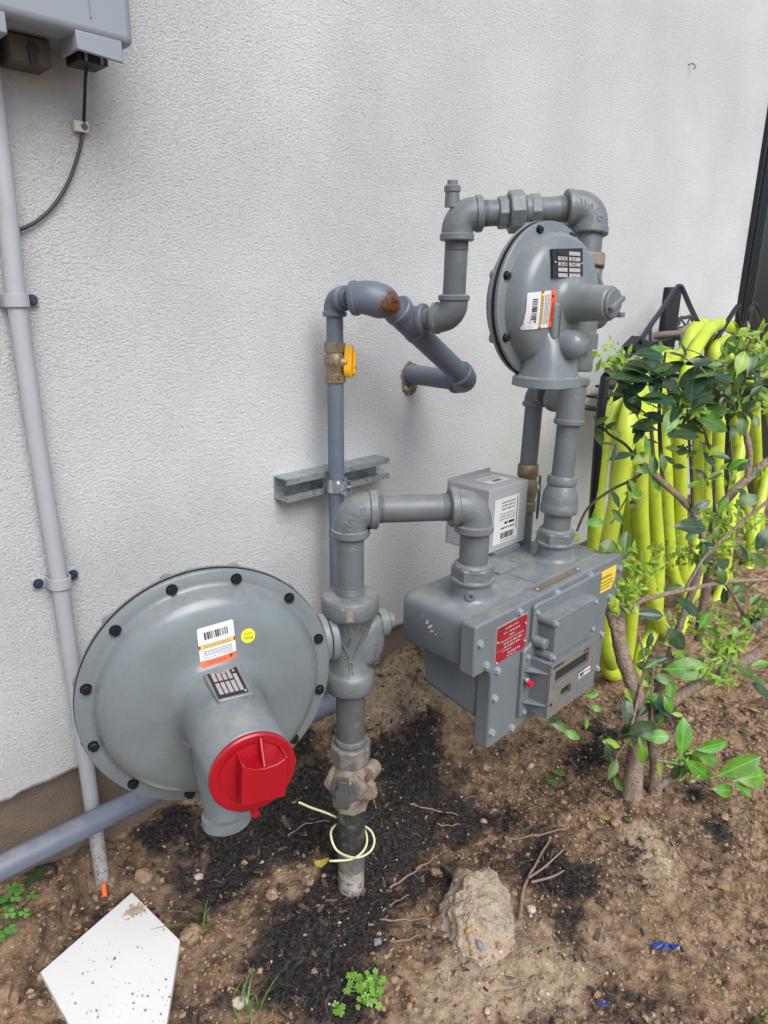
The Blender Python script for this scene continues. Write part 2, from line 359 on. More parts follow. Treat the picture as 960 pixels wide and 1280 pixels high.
# ------------------------------------------------------------------ text and decals
_tc = {}
def text_mesh(s):
    if s in _tc: return _tc[s]
    cu = bpy.data.curves.new('t', 'FONT'); cu.body = s; cu.size = 1; cu.align_x = 'CENTER'; cu.align_y = 'CENTER'; cu.resolution_u = 3
    o = bpy.data.objects.new('t', cu); COL.objects.link(o); bpy.context.view_layer.update()
    me = bpy.data.meshes.new_from_object(o.evaluated_get(bpy.context.evaluated_depsgraph_get()))
    vs = [v.co.copy() for v in me.vertices]; fs = [tuple(p.vertices) for p in me.polygons]
    bpy.data.objects.remove(o); bpy.data.meshes.remove(me); bpy.data.curves.remove(cu)
    _tc[s] = (vs, fs); return vs, fs
def text_flat(g, s, S, cx, cy, w, h, mat=0, off=0.0):
    vs, fs = text_mesh(s)
    if not vs: return
    x0 = min(v.x for v in vs); x1 = max(v.x for v in vs); y0 = min(v.y for v in vs); y1 = max(v.y for v in vs)
    g.add([S(cx + ((v.x-x0)/(x1-x0)-0.5)*w, cy + ((v.y-y0)/(y1-y0)-0.5)*h, off) for v in vs], fs, mat)
def patch(g, S, x0, x1, y0, y1, mat=0, off=0.0, nx=1, ny=1, rad=0.0):
    """a sheet lying on the surface S(x, y, offset), optionally with rounded corners"""
    if rad:
        pts = []
        for cx, cy, a0 in ((x1-rad, y1-rad, 0), (x0+rad, y1-rad, 90), (x0+rad, y0+rad, 180), (x1-rad, y0+rad, 270)):
            for k in range(4):
                a = math.radians(a0 + 30*k); pts.append((cx + rad*math.cos(a), cy + rad*math.sin(a)))
        fin = []
        for k in range(len(pts)):
            p, q = pts[k], pts[(k+1) % len(pts)]; d = math.hypot(q[0]-p[0], q[1]-p[1]); m_ = 8 if d > rad*2 else 1
            fin += [(p[0]+(q[0]-p[0])*t/m_, p[1]+(q[1]-p[1])*t/m_) for t in range(m_)]
        pts = fin
        n = len(pts); cx, cy = (x0+x1)/2, (y0+y1)/2; vs = [S(cx, cy, off)]; fs = []; R = 12
        for j in range(1, R+1):
            for p in pts: vs.append(S(cx+(p[0]-cx)*j/R, cy+(p[1]-cy)*j/R, off))
        for k in range(n):
            fs.append((0, 1+k, 1+(k+1) % n))
            for j in range(R-1):
                a = 1+j*n; fs.append((a+k, a+n+k, a+n+(k+1) % n, a+(k+1) % n))
        g.add(vs, fs, mat); return
    vs = [S(x0+(x1-x0)*i/nx, y0+(y1-y0)*j/ny, off) for j in range(ny+1) for i in range(nx+1)]
    fs = [(j*(nx+1)+i, j*(nx+1)+i+1, (j+1)*(nx+1)+i+1, (j+1)*(nx+1)+i) for j in range(ny) for i in range(nx)]
    g.add(vs, fs, mat)
def barcode(g, S, x0, x1, y0, y1, mat, off, seed=1):
    r = random.Random(seed); x = x0; step = (x1-x0)/46
    while x < x1:
        w = step*r.choice((1, 1, 2, 3))
        patch(g, S, x, min(x+w, x1), y0, y1, mat, off); x += w + step*r.choice((1, 1, 2))
def fineprint(g, S, x0, x1, yc, h, mat, off, seed=1):
    r = random.Random(seed); x = x0
    while x < x1:
        w = h*r.uniform(0.8, 3.2); patch(g, S, x, min(x+w, x1), yc-h*0.33, yc+h*0.33, mat, off); x += w + h*0.5
WL_MATS = None
def warning_label(name, S, parent):
    """S(s, t, off): s, t in 0..1 of the label read upright"""
    g = G(); o = 0.00025
    patch(g, S, 0, 1, 0, 1, 0, 0.0004, rad=0.06)
    patch(g, S, 0.0, 1.0, 0.84, 0.97, 1, 0.0004+o, 8, 2)
    patch(g, S, 0.03, 0.97, 0.96, 0.995, 1, 0.0004+o, 8, 1)
    text_flat(g, 'WARNING', S, 0.56, 0.91, 0.56, 0.085, 4, 0.0004+2*o)
    g.add([S(0.10, 0.87, 0.0009), S(0.22, 0.87, 0.0009), S(0.16, 0.955, 0.0009)], [(0, 1, 2)], 4)
    for k in range(4): fineprint(g, S, 0.1, 0.9, 0.79-0.055*k, 0.03, 5, 0.0004+o, 3+k)
    patch(g, S, 0.0, 1.0, 0.45, 0.55, 3, 0.0004+o, 8, 1)
    patch(g, S, 0.05, 0.95, 0.455, 0.545, 2, 0.0004+2*o, 8, 1)
    fineprint(g, S, 0.12, 0.88, 0.52, 0.03, 5, 0.0004+3*o, 11); fineprint(g, S, 0.12, 0.88, 0.48, 0.03, 5, 0.0004+3*o, 12)
    barcode(g, S, 0.18, 0.84, 0.14, 0.33, 4, 0.0004+o, 5)
    return obj(name, g, [M_white, M_orange, M_yprint, M_rprint, M_bprint, M_gprint], parent, smooth=0, fixn=False)

def planeS(o, ex, ey, n):
    o = V3(o); ex = V3(ex); ey = V3(ey); n = V3(n)
    return lambda x, y, f=0.0: o + ex*x + ey*y + n*f

# ------------------------------------------------------------------ numpy noise for the ground
def lattice(x, y, seed):
    xi = np.floor(x).astype(np.int64); yi = np.floor(y).astype(np.int64); xf = x-xi; yf = y-yi
    def h(a, b):
        n = (a*374761393 + b*668265263 + seed*974634777) & 0xffffffff
        n = ((n ^ (n >> 13))*1274126177) & 0xffffffff
        return ((n ^ (n >> 16)) & 0xffff)/65535.0
    u = xf*xf*(3-2*xf); w = yf*yf*(3-2*yf)
    return (h(xi, yi)*(1-u)+h(xi+1, yi)*u)*(1-w) + (h(xi, yi+1)*(1-u)+h(xi+1, yi+1)*u)*w
def fbm(x, y, scale, octv=4, seed=0, gain=0.5):
    a = 1.0; s = 0; t = 0
    for k in range(octv):
        c, sn = math.cos(0.6*k+seed), math.sin(0.6*k+seed)
        s = s + a*lattice((x*c-y*sn)*scale+17.3*k, (x*sn+y*c)*scale-9.1*k, seed*31+k); t += a; a *= gain; scale *= 2.03
    return s/t
def blob(x, y, cx, cy, sx, sy, ang=0.0):
    c, s = math.cos(ang), math.sin(ang); dx = x-cx; dy = y-cy
    return np.exp(-(((dx*c+dy*s)/sx)**2 + ((-dx*s+dy*c)/sy)**2))
def gp(u, v, z=0.0):
    p = P(u, v, 'z', z); return p.x, p.y
BRD = (0.265, -0.165, 0.65, 0.135, 0.085)
def base_h(x, y):
    near = np.clip((y+0.16)/0.19, 0, 1); near = near*near*(3-2*near)
    h = near*(0.055*np.clip(1-(x-0.6)/1.4, 0.0, 1.0) + 0.03*blob(x, x*0, 0.15, 0, 0.12, 9))
    h = h + 0.115*blob(x, y, 1.18, 0.02, 0.30, 0.17)
    h = h - 0.045*blob(x, y, 0.95, -0.34, 0.20, 0.11)
    h = h + 0.020*blob(x, y, 1.22, -0.60, 0.12, 0.10) + 0.015*blob(x, y, 1.02, -0.62, 0.14, 0.08)
    far = np.clip((np.hypot(x-0.9, y+0.4)-1.5)/2.0, 0, 1)
    return h*(1-far)
def ground_h(x, y, fine=True):
    x = np.asarray(x, float); y = np.asarray(y, float)
    h = base_h(x, y) + 0.030*(fbm(x, y, 6, 3, 2)-0.5) + 0.016*(fbm(x, y, 24, 3, 5)-0.5)
    if fine:
        r = 1-np.abs(2*fbm(x, y, 45, 3, 9)-1)
        rough = 0.35 + 0.65*np.clip((fbm(x, y, 5, 2, 14)-0.35)*3, 0, 1)
        h = h + rough*(0.0145*(fbm(x, y, 75, 4, 8, 0.62)-0.5) + 0.006*(r-0.7)) + 0.0035*(fbm(x, y, 260, 2, 3)-0.5)
    c, sn = math.cos(BRD[2]), math.sin(BRD[2]); dx = x-BRD[0]; dy = y-BRD[1]
    inb = np.clip((1.15-np.maximum(np.abs(dx*c+dy*sn)/BRD[3], np.abs(-dx*sn+dy*c)/BRD[4]))/.15, 0, 1)
    return h*(1-inb) + np.minimum(h, .004)*inb
def gz(x, y): return float(ground_h(np.array([x]), np.array([y]), False)[0])
MB_ = [((480, 1060), .09, .07), ((530, 1000), .10, .07), ((300, 1095), .11, .04), ((170, 1030), .10, .035), ((440, 1100), .09, .06), ((370, 1180), .08, .06), ((240, 1060), 0.15, 0.05), ((350, 1040), 0.12, 0.08), ((400, 1130), 0.10, 0.07), ((390, 1220), 0.07, 0.07), ((540, 1080), 0.05, 0.08), ((470, 985), 0.16, 0.13), ((400, 1040), 0.13, 0.10), ((300, 1060), 0.13, 0.06), ((210, 1055), 0.08, 0.04), ((430, 1180), 0.07, 0.09), ((420, 1250), 0.06, 0.05),
       ((520, 940), 0.10, 0.08), ((680, 1045), 0.10, 0.05), ((715, 1110), 0.055, 0.085), ((700, 1170), 0.05, 0.04), ((900, 1040), 0.08, 0.05), ((860, 1000), 0.07, 0.04),
       ((370, 960), 0.12, 0.07), ((480, 1130), 0.06, 0.05), ((750, 940), 0.14, 0.05), ((590, 1010), 0.07, 0.05), ((140, 1160), 0.06, 0.05), ((60, 1110), 0.06, 0.04), ((800,1070),0.04,0.03)]
SB_ = [((500, 870), 0.13, 0.075), ((470, 850), 0.10, 0.06), ((600, 1200), 0.10, 0.08), ((700, 1230), 0.12, 0.06), ((560, 1250), 0.09, 0.04), ((800, 1050), 0.05, 0.035), ((820, 1100), 0.07, 0.05)]
def masks(x, y):
    mm = 0; ss = 0
    for (uv, a, b) in MB_:
        cx, cy = gp(*uv); mm = mm + blob(x, y, cx, cy, a*0.8, b*0.8, 0.2)
    for (uv, a, b) in SB_:
        cx, cy = gp(*uv) if uv[1] > 900 else gp(uv[0], uv[1], 0.10); ss = ss + blob(x, y, cx, cy, a, b)
    nn = fbm(x, y, 14, 5, 21, 0.65)-0.5
    nn = nn + .22*(fbm(x, y, 110, 3, 61)-.5)
    mm = np.clip((np.minimum(mm, 1.6)*1.15 + nn*2.6 - 0.12)*1.25, 0, 1)
    ss = np.clip((ss + nn*-1.6 - 0.35)*1.8, 0, 1)
    mm = mm*(1-0.6*np.clip(ss, 0, 1))
    return mm, ss
DB_ = [((600, 965), 0.13, 0.09), ((90, 1190), 0.10, 0.10), ((250, 1230), 0.12, 0.08), ((680, 985), 0.14, 0.07), ((760, 945), 0.12, 0.06), ((860, 1040), 0.12, 0.07), ((560, 1040), 0.08, 0.06), ((150, 1110), 0.12, 0.07), ((500, 930), 0.12, 0.07), ((440, 1150), 0.12, 0.12), ((690, 1110), 0.12, 0.12)]
def dark_soil(x, y):  # mask of patches where the soil colour turns darker brown
    d = 0
    for (uv, a, b) in DB_:
        cx, cy = gp(*uv); d = d + blob(x, y, cx, cy, a, b)
    return np.clip(d*.9 + (fbm(x, y, 20, 4, 77, .6)-.5)*1.2, 0, 1)
def ground():
    def axis(a, b, step, far):
        c = list(np.arange(a, b, step)); lo = []; s = step; x = a
        while x > -far: s *= 1.22; x -= s; lo.append(x)
        hi = []; s = step; x = b
        while x < far: s *= 1.12; x += s; hi.append(x)
        return np.array(lo[::-1] + c + hi)
    xs = axis(0.08, 1.75, 0.0027, 60); ys = axis(-1.02, 0.06, 0.0027, 60)
    X, Y = np.meshgrid(xs, ys); nx, ny = len(xs), len(ys)
    Z = ground_h(X, Y); mm, ss = masks(X, Y)
    # mulch is rough and fibrous, sand is smoother
    Z = Z + mm*0.007*(fbm(X, Y, 110, 3, 33)-0.4)
    co = np.stack([X, Y, Z], -1).reshape(-1, 3)
    i = np.arange((nx-1)*(ny-1)); r = i//(nx-1); c = i % (nx-1); a = r*nx+c
    q = np.stack([a, a+1, a+nx+1, a+nx], -1)
    me = bpy.data.meshes.new('ground'); me.vertices.add(len(co)); me.vertices.foreach_set('co', co.ravel())
    me.loops.add(q.size); me.loops.foreach_set('vertex_index', q.ravel().astype(np.int32))
    me.polygons.add(len(q)); me.polygons.foreach_set('loop_start', np.arange(0, q.size, 4, dtype=np.int32))
    me.update(calc_edges=True)
    me.polygons.foreach_set('use_smooth', np.ones(len(q), bool))
    at = me.attributes.new('cover', 'FLOAT_COLOR', 'POINT')
    colr = np.zeros((len(co), 4), np.float32); colr[:, 0] = mm.ravel(); colr[:, 1] = ss.ravel(); colr[:, 2] = dark_soil(X, Y).ravel(); colr[:, 3] = 1
    at.data.foreach_set('color', colr.ravel())
    mt = bpy.data.materials.new('soil'); mt.use_nodes = True; n = mt.node_tree.nodes; l = mt.node_tree.links; b = n['Principled BSDF']
    g = n.new('ShaderNodeNewGeometry'); at = n.new('ShaderNodeAttribute'); at.attribute_name = 'cover'; sp = n.new('ShaderNodeSeparateColor'); l.new(at.outputs['Color'], sp.inputs[0])
    def nz(s, d=6, r=0.65):
        t = n.new('ShaderNodeTexNoise'); t.inputs['Scale'].default_value = s; t.inputs['Detail'].default_value = d; t.inputs['Roughness'].default_value = r; l.new(g.outputs['Position'], t.inputs['Vector']); return t.outputs['Fac']
    def rp(f, stops):
        r = n.new('ShaderNodeValToRGB'); e = r.color_ramp.elements
        while len(e) < len(stops): e.new(0.5)
        for k, (p, c) in enumerate(stops): e[k].position = p; e[k].color = tuple(c) + (1,)
        l.new(f, r.inputs[0]); return r.outputs[0]
    def mx(f, a_, b_):
        x = n.new('ShaderNodeMix'); x.data_type = 'RGBA'; l.new(f, x.inputs[0]); l.new(a_, x.inputs[6]); l.new(b_, x.inputs[7]); return x.outputs[2]
    soil = rp(nz(34, 10, 0.78), [(0.37, (0.080, 0.048, 0.030)), (0.45, (0.205, 0.130, 0.078)), (0.54, (0.36, 0.238, 0.145)), (0.64, (0.52, 0.38, 0.255))])
    sand = rp(nz(60, 9, 0.72), [(0.33, (0.23, 0.165, 0.115)), (0.5, (0.43, 0.32, 0.21)), (0.7, (0.54, 0.44, 0.325))])
    mul = rp(nz(140, 8, 0.75), [(0.42, (0.012, 0.011, 0.011)), (0.55, (0.042, 0.035, 0.032)), (0.66, (0.11, 0.085, 0.065)), (0.74, (0.25, 0.19, 0.14))])
    soild = rp(nz(38, 10, 0.78), [(0.37, (0.045, 0.029, 0.020)), (0.46, (0.12, 0.077, 0.048)), (0.56, (0.225, 0.148, 0.092)), (0.66, (0.38, 0.27, 0.175))])
    soil = mx(sp.outputs[2], soil, soild)
    cur = mx(sp.outputs[1], soil, sand); cur = mx(sp.outputs[0], cur, mul)
    l.new(cur, b.inputs['Base Color']); b.inputs['Roughness'].default_value = 0.96; b.inputs['Specular IOR Level'].default_value = 0.2
    b1 = n.new('ShaderNodeBump'); b1.inputs['Strength'].default_value = 1.0; b1.inputs['Distance'].default_value = 0.006; l.new(nz(190, 6, 0.7), b1.inputs['Height']); l.new(b1.outputs[0], b.inputs['Normal'])
    me.materials.append(mt)
    o = bpy.data.objects.new('ground', me); COL.objects.link(o); o['kind'] = 'structure'
    o['label'] = 'bare brown soil with black mulch patches and pale sandy spots'
    return o
ground()

# ------------------------------------------------------------------ wall
WX = 2.925
wall = thing('house_wall', (1.0, 0.0, 0.24), 'white roughly stuccoed house wall above a recessed brown foundation', 'wall')
g = G()
# the rough lower edge of the render coat is wavy
nseg = 420; xs = [-5 + (WX+5)*k/nseg for k in range(nseg+1)]
if True:
    xs = sorted(set([-5.0, -3.0, -1.0, 0.0] + [0.05 + 0.006*k for k in range(480)])); xs = [x for x in xs if x < WX] + [WX]
vs = []
for x in xs:
    e = 0.24 + 0.006*(mnoise.noise(V3((x*22, 0.3, 1.7))) + 0.6*mnoise.noise(V3((x*75, 4.0, 2.0))))
    vs += [(x, 0.028, e+0.004), (x, 0.006, e-0.001), (x, 0.0, e+0.007), (x, 0.0, 5.5), (x, 0.22, 5.5), (x, 0.22, e+0.004)]
fs = []
for k in range(len(xs)-1):
    for j in range(6):
        j2 = (j+1) % 6; fs.append((k*6+j, k*6+j2, (k+1)*6+j2, (k+1)*6+j))
n6 = (len(xs)-1)*6
fs += [tuple(range(5, -1, -1)), tuple(n6+j for j in range(6))]
g.add(vs, fs); obj('render_coat', g, M_stucco, wall, smooth=30)
g = G().box((-5, 0.03, -0.4), (WX, 0.2, 0.236)); obj('foundation', g, M_found, wall, smooth=0)
# ---- black door frame to the right of the wall
door = thing('door', (WX+0.7, 0.05, 0.1), 'tall black metal framed glass door at the right end of the white wall', 'door')
g = G(); g.box((WX+0.002, -0.018, 0.02), (WX+0.085, 0.2, 2.6)); g.box((WX+0.11, -0.012, 0.02), (WX+0.155, 0.19, 2.6)); obj('jamb', g, M_blkmt, door, bevel=0.003)
g = G()
for k in range(5): g.box((WX+0.012+0.016*k, -0.026, 0.05), (WX+0.019+0.016*k, -0.016, 2.6))
obj('rib', g, M_blkmt, door)
g = G(); g.box((WX+0.16, 0.02, 0.08), (WX+0.24, 0.07, 2.58)); g.box((WX+0.24, 0.02, 0.08), (WX+1.3, 0.07, 0.18)); g.box((WX+0.24, 0.02, 2.48), (WX+1.3, 0.07, 2.58)); g.box((WX+1.3, 0.02, 0.08), (WX+1.38, 0.07, 2.58)); obj('frame', g, M_blkmt, door, bevel=0.003)
g = G().box((WX+0.242, 0.04, 0.182), (WX+1.298, 0.05, 2.478)); obj('pane', g, mat('door_glass', (0.008, 0.010, 0.014), 0.3, spec=0.15), door)
g = G().box((WX+0.09, 0.205, 0.0), (WX+1.6, 0.25, 2.7)); obj('backing', g, M_blkmt, door)
wall2 = tag(obj('wall_end', G().box((WX+1.4, 0.0, 0.0), (WX+4, 0.2, 5.5)).box((WX+0.002, 0.0, 2.604), (WX+1.398, 0.2, 5.5)), M_stucco), 'white stucco wall around and beyond the black door', 'wall')

# ------------------------------------------------------------------ fittings
def arc_pts(Pc, d1, d2, L, R, n=10):
    d1 = unit(d1); d2 = unit(d2); pts = [Pc + d1*L]
    for k in range(n+1):
        t = k/n; a = Pc + d1*R; c = Pc + d2*R
        w = 0.586/0.414*0.5*2*0.5  # conic weight near a circle for right angles
        w = 0.7071; den = (1-t)**2 + 2*w*t*(1-t) + t*t
        pts.append((a*(1-t)**2 + Pc*2*w*t*(1-t) + c*t*t)/den)
    pts.append(Pc + d2*L); return pts
def collar(g, o, d, r, rin, ln, mat=0, seg=32):
    c = min(0.0022, ln*0.25)
    g.lathe(fr(o, d), [(rin, -0.001), (r-c*1.6, 0), (r, c), (r, ln-c), (r-c, ln), (rin, ln+0.0002)], seg, mat, caps=False)
def elbow(name, Pc, d1, d2, L, r, rc, lc, mt, parent, rin=None, R=None, letters=None, lside=None, lsize=0.013, both=True):
    Pc = V3(Pc); d1 = unit(V3(d1)); d2 = unit(V3(d2)); g = G(); R = R or L*0.62
    g.tube(arc_pts(Pc, d1, d2, L-0.001, R), r, 32)
    collar(g, Pc+d1*(L-lc), d1, rc, (rin or r*0.8), lc)
    if both: collar(g, Pc+d2*(L-lc), d2, rc, (rin or r*0.8), lc)
    o = obj(name, g, mt, parent, smooth=40)
    if letters:
        nrm = unit(V3(lside)); g = G(); path = arc_pts(Pc, d1, d2, L, R, 24)[1:-1]; n = len(letters)
        a0, a1 = 0.15, 0.85
        for k, ch in enumerate(letters):
            t = a0 + (a1-a0)*k/(n-1); i = min(int(t*(len(path)-1)), len(path)-2)
            p = path[i]; tg = unit(path[i+1]-path[i]); up = unit(nrm.cross(tg)); nn = unit(nrm*0.95+up*0.25); q = p + nn*(r+.0002); up2 = unit(nn.cross(tg))
            vs, fs = text_mesh(ch)
            w = lsize
            b = [q + tg*v.x*w + up2*v.y*w + nn*0.0008 for v in vs]
            N0 = len(b); allv = b + [x - nn*0.004 for x in b]
            g.add(allv, fs)
            # side walls
            cnt = {}
            for f in fs:
                for a in range(len(f)):
                    e = (f[a], f[(a+1) % len(f)]); cnt[e] = 1
            sides = [(e[1], e[0], e[0]+N0, e[1]+N0) for e in cnt if (e[1], e[0]) not in cnt]
            g.add(allv, sides)
        obj('raised_lettering', g, mt, o, smooth=0, fixn=False)
    return o
def hexnut(g, o, d, r, ln, mat=0, ph=0.0, seg=6):
    c = r*0.07
    g.lathe(fr(o, d), [(r*0.6, 0), (r-c, 0), (r, c), (r, ln-c), (r-c, ln), (r*0.6, ln)], seg, mat, ph)
def boltmesh(name, r, h, mt, washer=0.0):
    g = G()
    if washer: g.lathe(ID, [(0, 0), (washer, 0), (washer, h*0.22), (0, h*0.22)], 16, caps=False)
    g.lathe(ID, [(r, h*0.2), (r, h*0.85), (r*0.86, h), (0, h)], 6, caps=False)
    return mesh_of(name, g, [mt], 30)
def pipe(name, a, b, r, mt, parent, seg=28):
    return obj(name, G().tube([V3(a), V3(b)], r, seg), mt, parent, smooth=40)
Z = V3((0, 0, 1))
def threads(o, d, r, n, mt, parent):
    g = G(); d = unit(V3(d)); pr = []
    for k in range(n): pr += [(r-.0004, k*.0021), (r+.0007, k*.0021+.001)]
    pr += [(r-.0004, n*.0021)]; g.lathe(fr(V3(o), d), pr, 28, caps=False)
    return obj('thread', g, mt, parent, smooth=20)

# ================================================================== service riser with the first regulator's body
post = thing('riser_pipe', (0.659, -0.31, 0.0), 'thick grey gas riser rising out of the black mulch with a dusty shutoff valve', 'gas pipe')
PX, PY = 0.660, -0.311
def pz(z): return V3((PX, PY, z))
pipe('pipe', pz(0.297), pz(0.405), 0.0235, M_pipe2, post)
g = G(); collar(g, pz(0.293), Z, 0.026, 0.02, 0.012); hexnut(g, pz(0.259), Z, 0.034, 0.034, ph=0.3, seg=8); obj('union_nut', g, M_dust, post, bevel=0.0015)
# lock-wing shutoff valve
vd = unit(V3((-0.86, -0.5, 0.0))); vs_ = V3((0.5, -0.86, 0))
g = G(); g.lathe(fr(pz(0.187), Z), [(0.022, 0), (0.027, 0.006), (0.029, 0.02), (0.033, 0.035), (0.034, 0.05), (0.028, 0.066), (0.026, 0.076)], 28)
g.lathe(fr(pz(0.221) - vd*0.02, unit(vd + Z*0.25)), [(0.030, 0.0), (0.034, 0.02), (0.034, 0.044), (0.031, 0.047), (0.020, 0.047)], 28)
g.prism(fr(pz(0.219)+vs_*0.005, vd, vs_), [(-0.045, 0.0), (-0.038, 0.018), (-0.01, 0.034), (0.012, 0.034), (0.042, 0.014), (0.046, -0.006), (0.03, -0.018), (-0.03, -0.018)], 0.012, 0.024)
g.prism(fr(pz(0.245)+vs_*0.036, unit(vd*0.9-vs_*0.2)), [(0.013*math.cos(a*PI/6), 0.015*math.sin(a*PI/6)) for a in range(12)], -0.012, 0.012)
hexnut(g, pz(0.169), Z, 0.031, 0.028, ph=0.2, seg=8)
valve = obj('shutoff_valve', g, M_brassd, post, bevel=0.0015)
g = G(); q = pz(0.223)+vd*0.029
g.lathe(fr(q, unit(vd+Z*0.25)), [(0, 0), (0.024, 0), (0.025, 0.003), (0.022, 0.006), (0, 0.006)], 24, caps=False)
g.prism(fr(q+vd*0.004, vd, Z), [(-0.027, -0.010), (-0.024, 0.011), (0.006, 0.012), (0.010, 0.006), (0.024, 0.008), (0.026, -0.008)], 0.0, 0.014)
obj('locking_wing', g, mat('wing_metal', (0.10, 0.10, 0.095), 0.6, metal=0.2, var=0.2, vscale=60), valve, bevel=0.0015)
for (dx, dz) in ((0.034, 0.205), (0.036, 0.2455)):
    g = G().lathe(fr(pz(dz)+vs_*dx+vd*0.018, vd), [(0, 0.0), (0.0045, 0.0), (0.0045, 0.0085), (0, 0.0085)], 12, caps=False); obj('lug_hole', g, M_holer, valve)
pipe('coated_pipe', pz(0.075), pz(0.178), 0.0245, M_blackp, post)
g = G().lathe(fr(pz(0.040), Z), [(0.02, 0), (0.0235, 0), (0.0235, 0.036), (0.025, 0.037), (0.0245, 0.040), (0.02, 0.04)], 28); obj('coupling', g, M_dust, post)
pipe('wrapped_base', pz(-0.06), pz(0.043), 0.0228, M_whitew, post)
pipe('pipe', pz(0.548), pz(0.670), 0.0212, M_pipe, post)
# regulator valve body, axis vertical, branch towards the diaphragm case
er = V3((math.cos(-0.314), math.sin(-0.314), 0)); eo = V3((math.sin(-0.314), -math.cos(-0.314), 0))
BC = V3((0.415, -0.31, 0.497))

def reg_body(base, zb, s, er, eo, mt, parent, first=True, plug_side=1):
    """cast two-way valve body; base = axis point, zb = lowest level, s = scale"""
    g = G(); o = V3((base.x, base.y, zb)); F = fr(o, Z, er)
    g.lathe(F, [(0.02*s, 0), (0.036*s, 0.0), (0.0375*s, 0.002*s), (0.0375*s, 0.026*s), (0.034*s, 0.031*s), (0.030*s, 0.034*s), (0.028*s, 0.06*s), (0.029*s, 0.09*s), (0.034*s, 0.112*s),
                (0.0385*s, 0.128*s), (0.043*s, 0.132*s), (0.0445*s, 0.135*s), (0.0445*s, 0.157*s), (0.042*s, 0.161*s), (0.024*s, 0.163*s)], 40)
    def ring(p, w, h, z, n=20):
        return [o + er*p + eo*(w*math.copysign(abs(math.cos(2*PI*k/n))**0.55, math.cos(2*PI*k/n))) + Z*(z + h*math.copysign(abs(math.sin(2*PI*k/n))**0.55, math.sin(2*PI*k/n))) for k in range(n)]
    sg = plug_side
    g.loft([ring(-0.045*s*sg, 0.017*s, 0.018*s, 0.085*s), ring(-0.02*s*sg, 0.019*s, 0.020*s, 0.083*s), ring(0.0, 0.028*s, 0.038*s, 0.075*s), ring(0.028*s*sg, 0.026*s, 0.040*s, 0.078*s), ring(0.046*s*sg, 0.022*s, 0.034*s, 0.087*s), ring(0.052*s*sg, 0.017*s, 0.026*s, 0.092*s)])
    body = obj('valve_body', g, mt, parent, smooth=50, bevel=0.0)
    g = G(); g.lathe(fr(o + er*0.046*s*sg + Z*0.103*s, er*sg), [(0.012*s, 0), (0.024*s, 0.0), (0.024*s, 0.013*s), (0.021*s, 0.016*s), (0.014*s, 0.017*s), (0.014*s, 0.026*s), (0.012*s, 0.027*s), (0.005*s, 0.027*s)], 24)
    obj('body_plug', g, mt, parent)
    return body
reg1 = thing('pressure_regulator', (0.415, -0.31, 0.33), 'large round grey gas regulator with a red square cap on its long barrel', 'gas regulator', 'round diaphragm gas regulators')
body1 = reg_body(V3((PX, PY, 0)), 0.395, 1.0, er, eo, M_cast, reg1)
# raised V ridge and cast numbers on the body
front = unit(V3((-0.62, -0.78, 0)))
g = G()
def bS(th, z, off=0.0):
    """cylinder round the riser axis; th angle from the camera-facing side"""
    d = V3((front.x*math.cos(th)-front.y*math.sin(th), front.x*math.sin(th)+front.y*math.cos(th), 0)); r = 0.0285
    if z > 0.472: r = 0.0285 + (z-0.472)/0.045*0.009
    return pz(z) + d*(r+off)
for a, b in (((-0.75, 0.512), (-0.1, 0.462)), ((0.75, 0.512), (0.1, 0.462)), ((0.0, 0.500), (-0.12, 0.485)), ((0.05, 0.455), (0.05, 0.432)), ((-0.1, 0.455), (-0.1, 0.432)), ((-0.1, 0.4555), (0.05, 0.4555))):
    g.tube([bS(a[0]+(b[0]-a[0])*t/4, a[1]+(b[1]-a[1])*t/4, 0.0005) for t in range(5)], 0.0011, 6)
obj('cast_arrow', g, M_cast, body1)
g = G()
text_flat(g, '125-LB', lambda x, y, f=0: bS(x, y, f), 0.05, 0.5165, 1.05, 0.0085, 0, 0.0035)
text_flat(g, 'CS', lambda x, y, f=0: bS(x, y, f), -0.05, 0.4275, 0.32, 0.008, 0, 0.0012)
sgn = er.dot(V3((1, 0, 0)))
S_ = planeS(pz(0.462)+er*0.034, Z*-1, er, eo)
text_flat(g, '740801', S_, 0.0, 0.0, 0.036, 0.0085, 0, 0.0272)
obj('cast_numbers', g, M_cast, body1, smooth=0, fixn=False)
g = G(); patch(g, lambda x, y, f=0: pz(y) + (bS(x, 0.45)-pz(0.45)).normalized()*(0.0446+f), -0.18, 0.04, 0.531, 0.552, 0, 0.0003, 4, 1)
obj('ochre_paint_mark', g, mat('ochre_paint', (0.36, 0.22, 0.06), 0.6, var=0.5, vscale=260, col2=(0.2,0.22,0.22), c2scale=160, c2lo=0.45, c2hi=0.5), body1)

